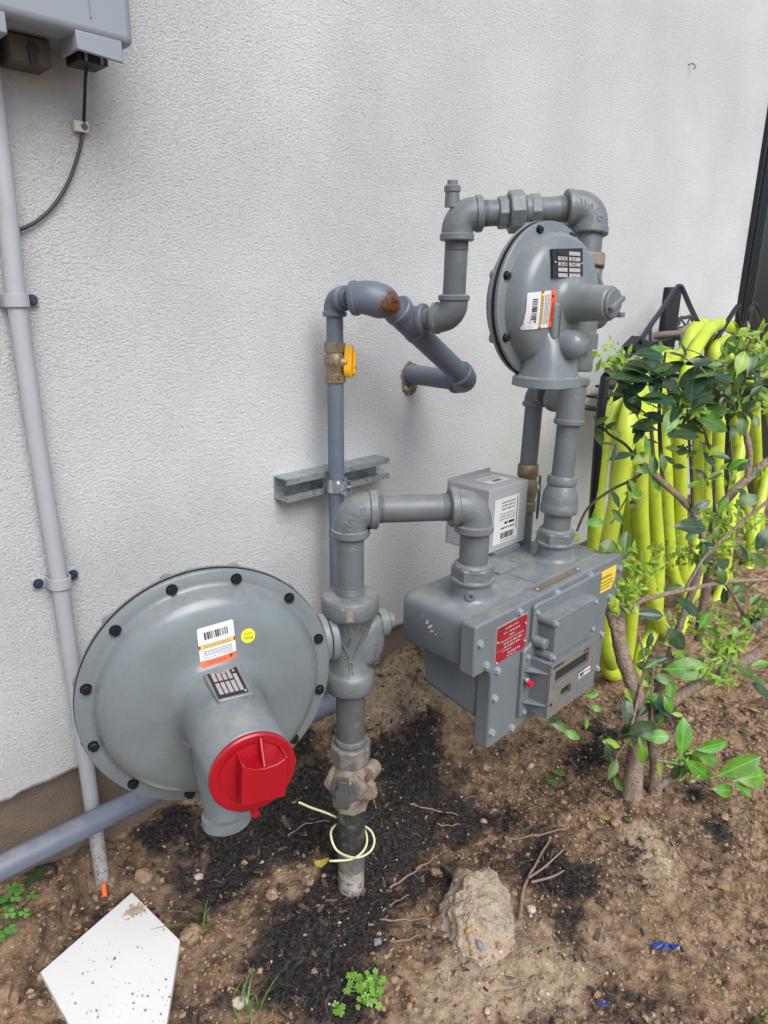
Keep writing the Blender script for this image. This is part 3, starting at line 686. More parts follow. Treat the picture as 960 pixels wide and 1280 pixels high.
# ------------------------------------------------------------------ regulator builder
def regulator(parent, c, er, eo, big, bolt_angles, mt):
    F = Matrix((er, Z, eo)).transposed().to_4x4(); F.translation = c
    k = 1.0 if big else 0.675
    if big:
        prof = [(.1655, -.004), (.1665, -.003), (.1665, .0025), (.165, .0038), (.1525, .0042), (.1475, .0055), (.1445, .010), (.1425, .018), (.138, .0255), (.128, .032), (.112, .0365), (.09, .0405), (.072, .0435), (.0605, .049), (.0545, .058), (.0515, .072), (.050, .10), (.0488, .183), (.046, .186), (.02, .186)]
    else:
        prof = [(.1075, -.003), (.1085, -.002), (.1085, .003), (.107, .0042), (.0985, .0046), (.0955, .006), (.0940, .012), (.0925, .020), (.0890, .029), (.080, .0365), (.064, .0400), (.046, .0422), (.036, .0455), (.0285, .053), (.0255, .063), (.0242, .080), (.0228, .107), (.0205, .1095), (.0095, .1095)]
    g = G(); g.lathe(F, prof, 96 if big else 72)
    case = obj('diaphragm_case', g, mt, parent, smooth=50)
    R = prof[2][0]
    g = G().lathe(F, [(R-0.004, -.0042), (R+.0006, -.0042), (R+.0006, -.0068), (R-0.004, -.0068)], 96); obj('gasket', g, M_gask, parent)
    g = G().lathe(F, [(R-.01, -.0068), (R+.001, -.0070), (R+.001, -.0115), (R-.016*k, -.013), (R-.022*k, -.020), (R-.03*k, -.034), (R*.72, -.046*k), (R*.4, -.052*k), (.0, -.053*k)], 96)
    for a in bolt_angles:
        a = math.radians(a); q = F @ V3((math.cos(a)*(R-.008*k), math.sin(a)*(R-.008*k), -.018))
        g.lathe(fr(q, eo), [(0.009*k, 0), (0.011*k, 0.001), (0.011*k, 0.009)], 12)
    # central boss and throat that run back to the valve body
    g.lathe(F, [(.05*k, -.098*k), (.055*k, -.09*k), (.058*k, -.045*k)], 32)
    L = (V3(c)-V3(c)).length
    obj('rear_case', g, mt, parent, smooth=45)
    bm_ = boltmesh('bolt_head', 0.0062*(1.0 if big else 0.82), 0.0068 if big else 0.0062, M_bolt, 0.0074*(1.0 if big else 0.85))
    for a in bolt_angles:
        a = math.radians(a)+0.001; rb = R-0.0115 if big else R-0.0085
        inst('bolt_head', bm_, F @ Matrix.Translation((math.cos(a)*rb, math.sin(a)*rb, .0036)) @ Matrix.Rotation(a*3.7, 4, 'Z'), parent)
    def bsurf(r):
        for (r0, b0), (r1, b1) in zip(prof[3:], prof[4:]):
            if r <= r0 and r >= r1: return b0 + (b1-b0)*(r0-r)/(r0-r1+1e-9)
        return prof[-1][1]
    def S(p, q, off=0.0):
        b = bsurf(math.hypot(p, q)); return F @ V3((p, q, b+off))
    return F, case, S
F1, case1, S1 = regulator(reg1, BC, er, eo, True, [15+30*k for k in range(12)], M_reg)
# throat with the two bolted flanges to the body
g = G(); th = F1 @ V3((0.03, 0.0, -0.074)); g.tube([th, F1 @ V3((0.20, 0.0, -0.0754))], 0.027, 24)
obj('throat', g, M_reg, reg1)
loz = [(-0.026, 0.0), (-0.025, 0.016), (-0.014, 0.034), (0.0, 0.041), (0.014, 0.036), (0.027, 0.018), (0.029, 0.0), (0.027, -0.016), (0.014, -0.034), (0.0, -0.040), (-0.014, -0.034), (-0.025, -0.016)]
for p0, p1 in ((0.180, 0.1905), (0.192, 0.2035)):
    g = G().prism(Matrix((eo, Z, eo.cross(Z))).transposed().to_4x4() if False else fr(F1 @ V3((p0, -0.004, -0.0754)), er, eo), [(x*1.25, y*1.0) for x, y in loz], 0, p1-p0)
    obj('throat_flange', g, M_reg, reg1, bevel=0.0016)
# name plate pad on top of the barrel
g = G(); g.loft([[F1 @ V3(p) for p in ((-.022, .030, .040), (.030, .030, .040), (.030, .0535, .040), (-.022, .0535, .040))],
                 [F1 @ V3(p) for p in ((-.017, .030, .118), (.025, .030, .118), (.025, .0525, .118), (-.017, .0525, .118))]])
pad = obj('plate_pad', g, M_reg, reg1, bevel=0.0025, seg=3)
def padS(x, y, f=0.0):   # x 0..1 along the barrel (outwards), y 0..1 across
    b = 0.047 + 0.068*x; w0 = -.0155 + (-.0005)*x; w1 = .0215 - .002*x
    return F1 @ V3((w0 + (w1-w0)*y, 0.0536 - 0.001*(b-.04)/.078 + f, b))
g = G(); patch(g, padS, 0, 1, 0, 1, 0, 0.0004)
for j in range(5):
    y0 = 0.10 + 0.168*j
    if j < 4:
        patch(g, padS, 0.12, 0.46, y0, y0+0.125, 1, 0.0007); patch(g, padS, 0.52, 0.90, y0, y0+0.125, 1, 0.0007)
    else: patch(g, padS, 0.32, 0.90, y0, y0+0.125, 1, 0.0007)
for j in range(4): fineprint(g, planeS(padS(0.085, 0.1+0.168*j), (padS(0.085, 0.22+0.168*j)-padS(0.085, 0.1+0.168*j))/0.12*0.12, padS(1, 0)-padS(0, 0), F1.to_3x3() @ V3((0, 1, 0))), 0, 1.0, 0, 0.04, 1, 0.0007, j)
text_flat(g, 'i', padS, 0.2, 0.85, 0.12, 0.08, 1, 0.0007)
obj('data_plate', g, [M_bprint, M_foil], pad, smooth=0, fixn=False)
g = G()
for x, y in ((0.05, 0.08), (0.94, 0.92)): g.ball(Matrix.Translation(padS(x, y, 0.0006)), 0.0016)
obj('plate_rivet', g, M_foil, pad)
def lab1(s, t, f=0.0):
    p = -.0205 + .0455*(1-s); q = 0.0605 + 0.0485*(1-t); q += 0.004*(p/.045); return S1(p, q, f+0.0003)
warning_label('warning_label', lab1, case1)
g = G(); cs = (0.042, 0.0855)
vsn = [S1(cs[0], cs[1], 0.0006)] + [S1(cs[0]+.0092*math.cos(a*PI/14), cs[1]+.0092*math.sin(a*PI/14), 0.0006) for a in range(28)]
g.add(vsn, [(0, 1+k, 1+(k+1) % 28) for k in range(28)], 0)
stS = lambda x, y, f=0: S1(cs[0]-x, cs[1]-y, f)
text_flat(g, 'PSIG', stS, 0, 0.0025, 0.0125, 0.0045, 1, 0.0009); text_flat(g, '5 OUTLET', stS, 0, -0.0028, 0.011, 0.0030, 1, 0.0009)
obj('round_sticker', g, [M_lime, M_bprint], case1, smooth=0, fixn=False)
# red cap
cb = .186
g = G().lathe(F1, [(.0, cb), (.0465, cb), (.0483, cb+.0012), (.0483, cb+.0052), (.0465, cb+.0066), (.040, cb+.0074), (.037, cb+.0062), (.024, cb+.0085), (0, cb+.0085)], 64, caps=False)
cap = obj('red_cap', g, M_red, reg1, smooth=30)
g = G(); F = F1 @ Matrix.Translation((.005, 0.004, cb+.006)) @ Matrix.Rotation(math.radians(-5), 4, 'Z')
a_ = .0245; pts_top = [(-a_, -a_), (a_, -a_), (a_, a_), (-a_, a_)]
g.prism(F, [(-a_, -a_), (a_, -a_), (a_, a_*0.98), (a_*.5, a_*0.74), (0, a_*.66), (-a_*.5, a_*0.74), (-a_, a_*0.98)], 0, .0235)
g.box((-a_-0.0005, a_*0.98-.003, 0), (-a_+0.003, a_*0.98+0.0012, .0235), F); g.box((a_-0.003, a_*0.98-.003, 0), (a_+0.0005, a_*0.98+0.0012, .0235), F)
g.prism(F @ Matrix.Rotation(PI/2, 4, 'Y') @ Matrix.Translation((0, 0, -0.0015)), [(0.0, .016), (-.022, .0165), (-.004, .041), (0.0, .041)], 0, .003)
obj('cap_boss', g, M_red, cap, bevel=0.0008)
g = G().box((-.0035, -.054, cb+.001), (.0035, -.046, cb+.005), F1); g.lathe(F1 @ Matrix.Translation((0, -.054, cb+.0)), [(0, 0), (.005, 0), (.005, .006), (0, .006)], 10, caps=False)
obj('cap_tab', g, M_red, cap)
# vent under the barrel
def ov(cx, q, cb_, a, b, n=24, tilt=0.0):
    return [F_ @ V3((cx + a*math.cos(2*PI*k/n), q + tilt*(b*math.sin(2*PI*k/n)), cb_ + b*math.sin(2*PI*k/n))) for k in range(n)]
F_ = F1
g = G().loft([ov(-.008, -.055, .040, .034, .030), ov(-.008, -.09, .055, .031, .030), ov(-.010, -.115, .073, .027, .023), ov(-.010, -.130, .082, .0255, .021), ov(-.010, -.1315, .083, .0305, .0255), ov(-.010, -.1405, .086, .0315, .0265), ov(-.010, -.143, .087, .0300, .025), ov(-.010, -.143, .087, .023, .018), ov(-.010, -.135, .085, .022, .017)])
obj('vent', g, M_reg, reg1, smooth=35)

# ------------------------------------------------------------------ arm from the riser to the meter
IN = V3((0.8145, -0.4245, 0)); ZA = 0.690
arm = thing('inlet_pipe', (0.66, -0.311, 0.65), 'grey elbowed pipe bridging from the riser over to the left port of the meter', 'gas pipe')
A0 = V3((PX+0.002, PY, ZA)); A1 = V3((IN.x-0.003, IN.y, ZA+0.001)); da = unit(A1-A0)
CAMDIR = unit(CAM-A0)
elbow('elbow', A0, -Z, da, 0.040, 0.0262, 0.0290, 0.0135, M_cast, arm, rin=0.0205, letters='WARD', lside=unit(da.cross(Z)), lsize=0.0145)
pipe('pipe', A0+da*0.03, A1-da*0.03, 0.0203, M_pipe, arm)
elbow('elbow', A1, -da, -Z, 0.040, 0.0265, 0.0300, 0.0135, M_cast, arm, rin=0.0205, letters=None)
pipe('nipple', V3((IN.x, IN.y, 0.59)), V3((IN.x, IN.y, 0.66)), 0.0225, M_pipe, arm)
def meter_nut(base, parent):
    g = G(); hexnut(g, base+Z*0.004, Z, 0.0345, 0.022, ph=0.25)
    g.lathe(fr(base, Z), [(0.028, 0), (0.0345, 0.0008), (0.0352, 0.004), (0.034, 0.007), (0.03, 0.008)], 36)
    g.lathe(fr(base+Z*0.02, Z), [(0.031, 0.0), (0.030, 0.007), (0.0265, 0.0105), (0.022, 0.0105)], 36)
    return obj('union_nut', g, M_cast, parent, bevel=0.0012)
meter_nut(V3((IN.x, IN.y, 0.570)), arm)

# ================================================================== gas meter
OUT = V3((1.0555, -0.4205, 0))
meter = thing('gas_meter', (0.945, -0.42, 0.32), 'boxy grey cast gas meter hanging above the soil between two pipes', 'gas meter')
g = G()
def rbox(g, x0, x1, y0, y1, z0, z1, rx=0.02, taper=0.0, n=5, M=ID):
    """box with rounded vertical corners"""
    poly = []
    for cx, cy, a0 in ((x1-rx, y1-rx, 0), (x0+rx, y1-rx, 90), (x0+rx, y0+rx, 180), (x1-rx, y0+rx, 270)):
        for k in range(n+1):
            a = math.radians(a0+90*k/n); poly.append((cx+rx*math.cos(a), cy+rx*math.sin(a)))
    return poly
def lf(g, polys):
    n = len(polys[0][0]); g.loft([[V3((x, y, z)) for x, y in p] for p, z in polys])
def up(o, sc=0.0):
    return rbox(None, 0.742+o, 1.158-o, -0.474, -0.336-o, 0, 0, 0.028)
lf(g, [(rbox(None, .745, 1.155, -.474, -.339, 0, 0, .017), 0.462), (rbox(None, .742, 1.158, -.474, -.336, 0, 0, .018), 0.466), (rbox(None, .742, 1.158, -.474, -.336, 0, 0, .018), 0.528),
        (rbox(None, .7435, 1.1565, -.474, -.3375, 0, 0, .018), 0.5355), (rbox(None, .748, 1.152, -.474, -.342, 0, 0, .017), 0.541), (rbox(None, .755, 1.145, -.474, -.349, 0, 0, .015), 0.543)])
obj('upper_body', g, M_meter, meter, smooth=60)
g = G()
g.loft([[V3(p) for p in ((.783, -.474, .352), (1.112, -.474, .352), (1.112, -.358, .372), (.783, -.358, .372))],
        [V3(p) for p in ((.777, -.474, .465), (1.118, -.474, .465), (1.118, -.351, .465), (.777, -.351, .465))]])
obj('lower_body', g, M_meter, meter, bevel=0.010, seg=4)
g = G()
poly = [(.730, .545), (1.163, .545), (1.163, .462), (1.14, .462), (1.127, .457), (1.121, .444), (1.121, .319), (.775, .319), (.775, .444), (.768, .457), (.757, .4625), (.730, .4625)]
FY = Matrix(((1, 0, 0, 0), (0, 0, 1, 0), (0, 1, 0, 0), (0, 0, 0, 1)))      # local (x, y, z) -> world (x, z, y)
g.prism(FY, poly, -.500, -.472); obj('front_cover', g, M_meter, meter, bevel=0.0035, seg=3)
# top details: seam step, raised pads, ports
g = G(); g.box((.93, -.468, .5425), (.9312, -.345, .5442)); g.box((.985, -.40, .5425), (1.01, -.375, .5440))
g.box((.845, -.452, .5425), (.868, -.438, .5438)); obj('cast_marks', g, M_meter, meter, bevel=0.0004)
g = G().box((.915, -.405, .542), (.975, -.345, .5475)); obj('top_pad', g, M_meter, meter, bevel=0.0012)
for c_ in (IN, OUT):
    g = G().lathe(fr(V3((c_.x, c_.y, .5415)), Z), [(.044, 0), (.0385, .0008), (.034, .0035), (.0315, .008), (.0305, .013), (.0300, .0305), (.02, .0306)], 40); obj('port', g, M_meter, meter, smooth=45)
dn = unit(V3((-.82, -.57, 0))); q = V3((IN.x, IN.y, .5565)) + dn*.029
g = G().lathe(fr(q, dn), [(.0085, 0), (.0085, .003), (.0065, .0035), (.0065, .0065), (.0035, .0065), (.0030, .002), (0, .002)], 20, caps=False); obj('port_screw', g, M_meter, meter)
bolt_m = boltmesh('cover_bolt', .0056, .0062, mat('painted_bolt', (0.26,0.29,0.305), 0.38), .0066)
FB = Matrix(((1, 0, 0, 0), (0, 0, -1, 0), (0, 1, 0, 0), (0, 0, 0, 1)))     # local z -> -y
for k, (x, z) in enumerate([(.740, .516), (.758, .474), (.787, .454), (.785, .407), (.783, .347), (.837, .330), (.836, .535), (.940, .535), (1.045, .536), (1.150, .519), (1.124, .470), (1.151, .475), (.93, .327), (1.03, .327), (1.108, .33), (1.11, .40)]):
    inst('cover_bolt', bolt_m, Matrix.Translation((x, -.4995, z)) @ FB @ Matrix.Rotation(k*1.3, 4, 'Z'), meter)
# index mounting plate and boxes
g = G(); g.prism(FY, [(.869, .532), (.874, .536), (1.072, .536), (1.076, .532), (1.076, .462), (1.060, .455), (1.060, .345), (.848, .345), (.848, .462), (.852, .467), (.866, .470), (.869, .474)], -.5075, -.4995)
idx = obj('index_plate', g, M_meter, meter, bevel=0.0022, seg=2)
g = G(); g.prism(FY, [(.884, .449), (.884, .512), (.890, .5175), (1.000, .5175), (1.003, .513), (1.003, .449)], -.537, -.507)
for x, z in ((.8845, .5115), (.8845, .453), (1.003, .5115)): g.lathe(Matrix.Translation((x, -.507, z)) @ FB, [(.0075, 0), (.0075, .029), (.006, .0305)], 20)
g.lathe(Matrix.Translation((.876, -.507, .475)) @ FB, [(.009, 0), (.009, .020), (.0075, .0215)], 20)
cov = obj('index_cover', g, M_meter, idx, bevel=0.0016)
sc = boltmesh('cover_screw', .0038, .0035, M_screw, .0046)
for x, z, y in ((.8845, .5115, -.5375), (.8845, .453, -.5375), (1.003, .5115, -.5375), (1.003, .462, -.5375), (.876, .523, -.5075), (.8585, .452, -.5075), (.860, .352, -.5075)):
    inst('cover_screw', sc, Matrix.Translation((x, y, z)) @ FB, idx)
g = G()
X0, X1, Z0, Z1, Y0, Y1 = .869, 1.012, .351, .447, -.5445, -.507
g.box((X0, Y0+.004, Z0), (X0+.004, Y1, Z1)); g.box((X1-.004, Y0+.004, Z0), (X1, Y1, Z1)); g.box((X0, Y0+.004, Z1-.004), (X1, Y1, Z1)); g.box((X0, Y0+.004, Z0), (X1, Y1, Z0+.004)); g.box((X0+.003, -.516, Z0+.003), (X1-.003, -.508, Z1-.003))
g.prism(Matrix.Translation((X0, 0, .430)) @ Matrix(((1, 0, 0, 0), (0, 1, 0, 0), (0, 0, 1, 0), (0, 0, 0, 1))), [(0.001, -.508), (0.001, -.542), (-.018, -.508)], -.0015, .0015)
g.prism(Matrix.Translation((X0, 0, .373)), [(0.001, -.508), (0.001, -.542), (-.018, -.508)], -.0015, .0015)
ib = obj('index_box', g, M_meter, idx, bevel=0.0008)
# face with two slots, dusty
g = G(); FYf = FY
def slab(x0, x1, z0, z1, y0=Y0, y1=Y0+.005, mt_=0): g.box((x0, y0, z0), (x1, y1, z1), ID, mt_)
sl = (.883, .985, .409, .431); s2 = (.905, .935, .374, .391)
slab(X0, X1, sl[3], Z1); slab(X0, sl[0], s2[3], sl[3]); slab(sl[1], X1, s2[3], sl[3]); slab(sl[0], sl[1], s2[3], sl[2]); slab(X0, s2[0], Z0, s2[3]); slab(s2[1], X1, s2[2], s2[3]); slab(s2[0], X1, Z0, s2[2])
obj('index_face', g, M_idx, ib)
g = G().box((sl[0], Y0+.0052, sl[2]), (sl[1], Y0+.007, sl[3])).box((s2[0], Y0+.0052, s2[2]), (s2[1], Y0+.007, s2[3])); obj('dial_glass', g, M_glass, ib)
g = G(); g.box((sl[0]-.002, Y0-.0015, sl[2]-.006), (sl[1]+.002, Y0+.001, sl[2])); g.box((s2[0]-.002, Y0-.0012, s2[2]-.005), (s2[1]+.001, Y0+.001, s2[2])); g.box((X0-.001, Y0-.001, Z1-.0045), (X1+.001, Y0+.0005, Z1+.0005)); g.box((.955, Y0-.0008, .353), (X1-.001, Y0, .383))
obj('face_trim', g, M_meter, ib, bevel=0.0004)
iS = planeS((0, Y0, 0), (1, 0, 0), (0, 0, 1), (0, -1, 0))
g = G(); patch(g, iS, .957, .994, .388, .3995, 0, .0005); barcode(g, iS, .960, .975, .390, .3975, 1, .0008); fineprint(g, iS, .977, .992, .394, .003, 1, .0008)
for (a_, b_, c_, d_) in ((.875, .905, .4385, .4415), (.965, .985, .4345, .4375), (.955, .975, .4005, .4045), (.874, .880, .372, .377)):
    gg = G(); patch(gg, iS, a_, b_, c_, d_, 0, .0005); obj('printed_mark', gg, M_bprint, ib, smooth=0, fixn=False)
obj('index_sticker', g, [M_white, M_bprint], ib, smooth=0, fixn=False)
g = G(); fS = planeS((0, -.5075, 0), (1, 0, 0), (0, 0, 1), (0, -1, 0)); patch(g, fS, 1.0135, 1.045, .452, .497, 0, .0004); patch(g, fS, 1.016, 1.042, .455, .470, 1, .0007)
for k in range(3): fineprint(g, fS, 1.017, 1.042, .477+.006*k, .0035, 1, .0007, k)
obj('side_label', g, [M_white, M_gprint], idx, smooth=0, fixn=False)
g = G().lathe(fr(V3((.856, -.514, .4105)), unit(V3((-.35, -1, 0)))), [(.0042, 0), (.0055, .001), (.0055, .007), (.0045, .0085), (.0, .0085)], 14, caps=False); obj('red_seal', g, mat('red_seal_plastic', (0.5, 0.01, 0.03), 0.2), idx)
g = G().lathe(fr(V3((.8545, -.509, .4145)), unit(V3((-.35, -1, 0.2)))), [(.004, 0), (.004, .006), (.0, .007)], 12, caps=False); obj('seal_wire', g, M_zinc, idx)
# plates
cS = planeS((0, -.5, 0), (1, 0, 0), (0, 0, 1), (0, -1, 0))
g = G(); g.box((.779, -.5014, .4655), (.858, -.4998, .5265), ID, 1); patch(g, cS, .7800, .8570, .4665, .5255, 0, .0017)
for (x0, x1, z, h, mk) in ((.800, .835, .519, .0035, 1), (.796, .806, .512, .003, 1), (.812, .838, .5115, .005, 1), (.812, .826, .505, .004, 1), (.79, .85, .4995, .003, 1), (.798, .846, .4935, .0045, 1), (.800, .840, .488, .0035, 1), (.795, .82, .482, .003, 1), (.81, .842, .4755, .0045, 1), (.808, .835, .4705, .003, 1)):
    fineprint(g, cS, x0, x1, z, h, mk, .0020, int(z*1e4))
patch(g, cS, .780, .857, .4862, .4868, 1, .0019)
obj('red_data_plate', g, [M_redpl, M_foil], meter, smooth=0, fixn=False)
g = G()
for x, z in ((.7825, .4685), (.8535, .4805), (.8535, .511), (.783, .502)): g.ball(Matrix.Translation((x, -.5020, z)), .0018)
obj('plate_rivet', g, M_foil, meter)
g = G(); poly = []
nz_ = 13
for k in range(nz_): poly += [(1.0585+.0795*k/nz_, .5300), (1.0585+.0795*(k+.5)/nz_, .5285)]
poly += [(1.138, .530), (1.138, .503), (1.126, .487), (1.064, .489), (1.0585, .497)]
g.prism(FY, poly, -.5012, -.4998, 0)
text_flat(g, 'WARNING', cS, 1.098, .516, .05, .006, 1, .0015); fineprint(g, cS, 1.068, 1.130, .507, .003, 1, .0015, 3); fineprint(g, cS, 1.068, 1.130, .501, .003, 1, .0015, 4); fineprint(g, cS, 1.072, 1.12, .495, .003, 1, .0015, 6)
obj('yellow_plate', g, [M_yprint, M_bprint], meter, smooth=0, fixn=False)
tS = planeS((0, 0, .545), (1, 0, 0), (0, 1, 0), (0, 0, 1))
g = G(); patch(g, tS, .902, 1.034, -.4905, -.4785, 0, .0006); text_flat(g, 'CAP 425 CU FT HR', tS, .968, -.4845, .095, .0052, 1, .0009)
g.ball(Matrix.Translation((.9065, -.4845, .5457)), .0022, mat=1); g.ball(Matrix.Translation((1.0295, -.4845, .5457)), .0022, mat=1)
obj('brass_strip', g, [M_bpl, M_foil], meter, smooth=0, fixn=False)
g = G(); sS = planeS((.7415, 0, 0), (0, 1, 0), (0, 0, 1), (-1, 0, 0))
r_ = random.Random(4)
for (cy, cz, a, b) in ((-.405, .5085, .0075, .0035), (-.3985, .5135, .0035, .0045), (-.409, .502, .004, .003), (-.390, .521, .0018, .0012), (-.417, .4985, .002, .002)):
    pts = [sS(cy+a*math.cos(t*PI/5)*r_.uniform(.5, 1.15), cz+b*math.sin(t*PI/5)*r_.uniform(.5, 1.15)-(.4*(math.cos(t*PI/5)*a)), .0012) for t in range(10)]
    g.add([sS(cy, cz, .0012)] + pts, [(0, 1+k, 1+(k+1) % 10) for k in range(10)])
obj('paint_chip', g, M_chip, meter, smooth=0, fixn=False)

# ------------------------------------------------------------------ grey tin box behind the meter
BX0, BX1, BY0, BY1, BZ0, BZ1 = 0.952, 1.068, -0.347, -0.255, 0.553, 0.672
tin = thing('junction_box', (1.01, -0.31, 0.54), 'small pale grey metal box with a printed label standing behind the meter', 'metal box')
g = G().box((BX0, BY0, BZ0), (BX1, BY1, BZ1)); obj('cover', g, M_tinb, tin, bevel=0.002, seg=3)
g = G().box((BX0-.001, BY1+.0005, BZ0-.001), (BX1+.006, BY1+.003, BZ1+.004)); obj('back_plate', g, M_tinb, tin)
g = G().box((BX0+.02, BY1-.03, 0.40), (BX0+.06, BY1-.026, BZ0-.0005)); g.box((BX0+.02, -.352, .5440), (BX1-.02, BY1-.0, .5525)); obj('bracket', g, M_meter, tin)
fS = planeS((0, BY0, 0), (1, 0, 0), (0, 0, 1), (0, -1, 0))
g = G(); patch(g, fS, .968, 1.042, .566, .651, 0, .0006)
patch(g, fS, 1.0355, 1.0375, .585, .648, 1, .0009)
for k in range(3): fineprint(g, fS, .99, 1.03, .642-.006*k, .004, 2, .0009, k)
for k in range(3): fineprint(g, fS, .985, 1.030, .621-.005*k, .003, 2, .0009, 7+k)
fineprint(g, fS, 1.000, 1.03, .603, .007, 1, .0009, 21); fineprint(g, fS, .99, 1.032, .594, .004, 1, .0009, 22); barcode(g, fS, .99, 1.03, .574, .586, 1, .0009, 8); fineprint(g, fS, .99, 1.035, .570, .003, 2, .0009, 31)
obj('front_label', g, [M_white, M_bprint, M_gprint], tin, smooth=0, fixn=False)
tS2 = planeS((0, 0, BZ1), (1, 0, 0), (0, 1, 0), (0, 0, 1))
g = G(); patch(g, tS2, .985, 1.045, -.325, -.285, 0, .0006); barcode(g, tS2, 1.005, 1.03, -.318, -.308, 1, .0009, 9)
for k in range(3): fineprint(g, tS2, .99, 1.04, -.302+.005*k, .003, 2, .0009, 41+k)
obj('top_label', g, [mat('cream_sticker', (0.62, 0.60, 0.53), 0.5), M_bprint, M_gprint], tin, smooth=0, fixn=False)

# ================================================================== meter outlet, tee and bypass
outp = thing('outlet_pipe', (OUT.x, OUT.y, 0.57), 'grey vertical pipe rising from the right port of the meter to the small regulator', 'gas pipe')
meter_nut(V3((OUT.x, OUT.y, 0.570)), outp)
O1 = V3((OUT.x, OUT.y, 0.59)); O2 = V3((1.075, -0.4175, 0.865)); do = unit(O2-O1)
def oz(z): return O1 + do*((z-0.59)/do.z)
pipe('nipple', oz(.59), oz(.64), .0238, M_pipe, outp)
g = G().lathe(fr(oz(.628), do), [(.024, 0), (.0315, 0), (.0325, .002), (.0325, .012), (.031, .0145), (.0315, .022), (.0295, .036), (.0245, .047), (.0235, .049), (.0255, .051), (.026, .053), (.026, .064), (.0245, .066), (.019, .066)], 36)
obj('reducer', g, M_cast, outp, smooth=40)
pipe('pipe', oz(.69), oz(.79), .0194, M_pipe, outp)
TE = oz(.822)
g = G(); g.lathe(fr(oz(.783), do), [(.019, 0), (.0245, 0), (.0258, .0015), (.0258, .0075), (.0235, .0095), (.0230, .066), (.0262, .069), (.0262, .078), (.024, .08), (.018, .08)], 36)
BP = D(668, 500, 1.285); BP = V3((BP.x, BP.y, TE.z))
db = unit(V3((BP.x-TE.x, BP.y-TE.y, 0)))
g.tube([TE, TE+db*.04], .0215, 24); collar(g, TE+db*.036, db, .0235, .015, .012)
obj('tee', g, M_cast, outp, smooth=40)
byp = thing('bypass_pipe', (BP.x, BP.y, 0.40), 'thinner grey pipe with a brass valve dropping behind the meter', 'gas pipe')
elbow('elbow', BP+Z*0.006, -db, -Z, .028, .0185, .0212, .010, M_cast, byp, rin=.015)
pipe('pipe', BP-Z*.02, V3((BP.x-.004, BP.y, .690)), .0162, M_pipe, byp)
q = V3((BP.x-.004, BP.y, .60))
g = G().lathe(fr(q, Z), [(.017, 0), (.0195, .002), (.0195, .018), (.0165, .021), (.0195, .034), (.0205, .045), (.0195, .056), (.0165, .066), (.0195, .070), (.0195, .090), (.0175, .093)], 28); bv = obj('brass_valve', g, M_brass, byp, smooth=40)
rt = unit(V3((.95, -.3, 0)))
g = G(); g.lathe(fr(q+Z*.045+rt*.012, rt), [(.009, 0), (.009, .012), (.006, .013), (.006, .019), (.0, .019)], 14, caps=False); obj('valve_stem', g, M_zinc, bv)
g = G(); hv = [(-.004, -.022), (.006, -.022), (.008, 0), (.010, .02), (.008, .05), (.002, .066), (-.003, .05), (-.005, .02)]
g.prism(fr(q+Z*.045+rt*.030, unit(rt+V3((-.2, -.5, 0))), unit(rt.cross(Z))), hv, -.002, .002); obj('valve_handle', g, M_greenh, bv, bevel=.001)
pipe('lower_pipe', V3((BP.x-.004, BP.y, .12)), V3((BP.x-.004, BP.y, .605)), .0162, M_pipe, byp)

# ================================================================== second regulator
er2 = V3((math.cos(-.07), math.sin(-.07), 0)); eo2 = V3((math.sin(-.07), -math.cos(-.07), 0)); C2 = V3((.911, -.455, .986))
reg2 = thing('pressure_regulator', (C2.x, C2.y, .87), 'small round grey gas regulator with black nameplate mounted high above the meter', 'gas regulator', 'round diaphragm gas regulators')
F2, case2, S2 = regulator(reg2, C2, er2, eo2, False, [20, 64, 108, 160, 208, 253, 298, 340], M_reg)
U1 = V3((1.083, -.4155, .86)); U2 = V3((1.118, -.396, 1.13)); du = unit(U2-U1)
def uz(z): return U1 + du*((z-.86)/du.z)
g = G(); F = fr(uz(.872), du)
g.lathe(F, [(.02, 0), (.024, 0), (.026, .004), (.026, .02), (.023, .035), (.0265, .06), (.029, .09), (.028, .12), (.025, .14), (.0265, .150), (.0265, .165)], 36)
cbody = uz(.965)
g.tube([cbody - er2*.075, cbody + er2*.034], .024, 24); g.lathe(fr(cbody+er2*.03, er2), [(.024, 0), (.026, .003), (.026, .014), (.022, .017), (.012, .017), (.012, .026), (.0, .026)], 24, caps=False)
vb2 = obj('valve_body', g, M_cast, reg2, smooth=45)
g = G(); hexnut(g, uz(1.038), du, .0335, .022, ph=.5); obj('body_nut', g, mat('bare_nut', (0.185, 0.165, 0.13), .5, metal=.3, var=.25, vscale=120, col2=(.33,.19,.08), c2scale=130, c2lo=.58, c2hi=.64, bump=.3), reg2, bevel=.0012)
for p0, p1, s_ in ((.128, .137, 1.0), (.139, .149, .95)):
    c_ = F2 @ V3((p0, -.01, -.055)); g = G().prism(fr(c_, er2, eo2), [(x*1.0*s_, y*1.05*s_) for x, y in loz], 0, p1-p0); obj('throat_flange', g, M_cast, reg2, bevel=.003)
g = G().tube([F2 @ V3((.0, -.01, -.052)), cbody-er2*.03], .022, 20); obj('throat', g, M_reg, reg2)
# two slanted lugs beside the barrel
g = G()
for (x0, z0, x1, z1, w) in ((.148, .045, .176, -.004, .0065), (.146, .004, .158, -.002, .008)):
    a = F2 @ V3((x0, z0, -.018)); b = F2 @ V3((x1, z1, -.014)); g.tube([a, a+(b-a)*.5, b], [w*.8, w, w*1.1], 10)
g.box((.10, -.075, -.05), (.165, -.05, -.012), F2)
obj('lug', g, M_cast, reg2, bevel=.001)
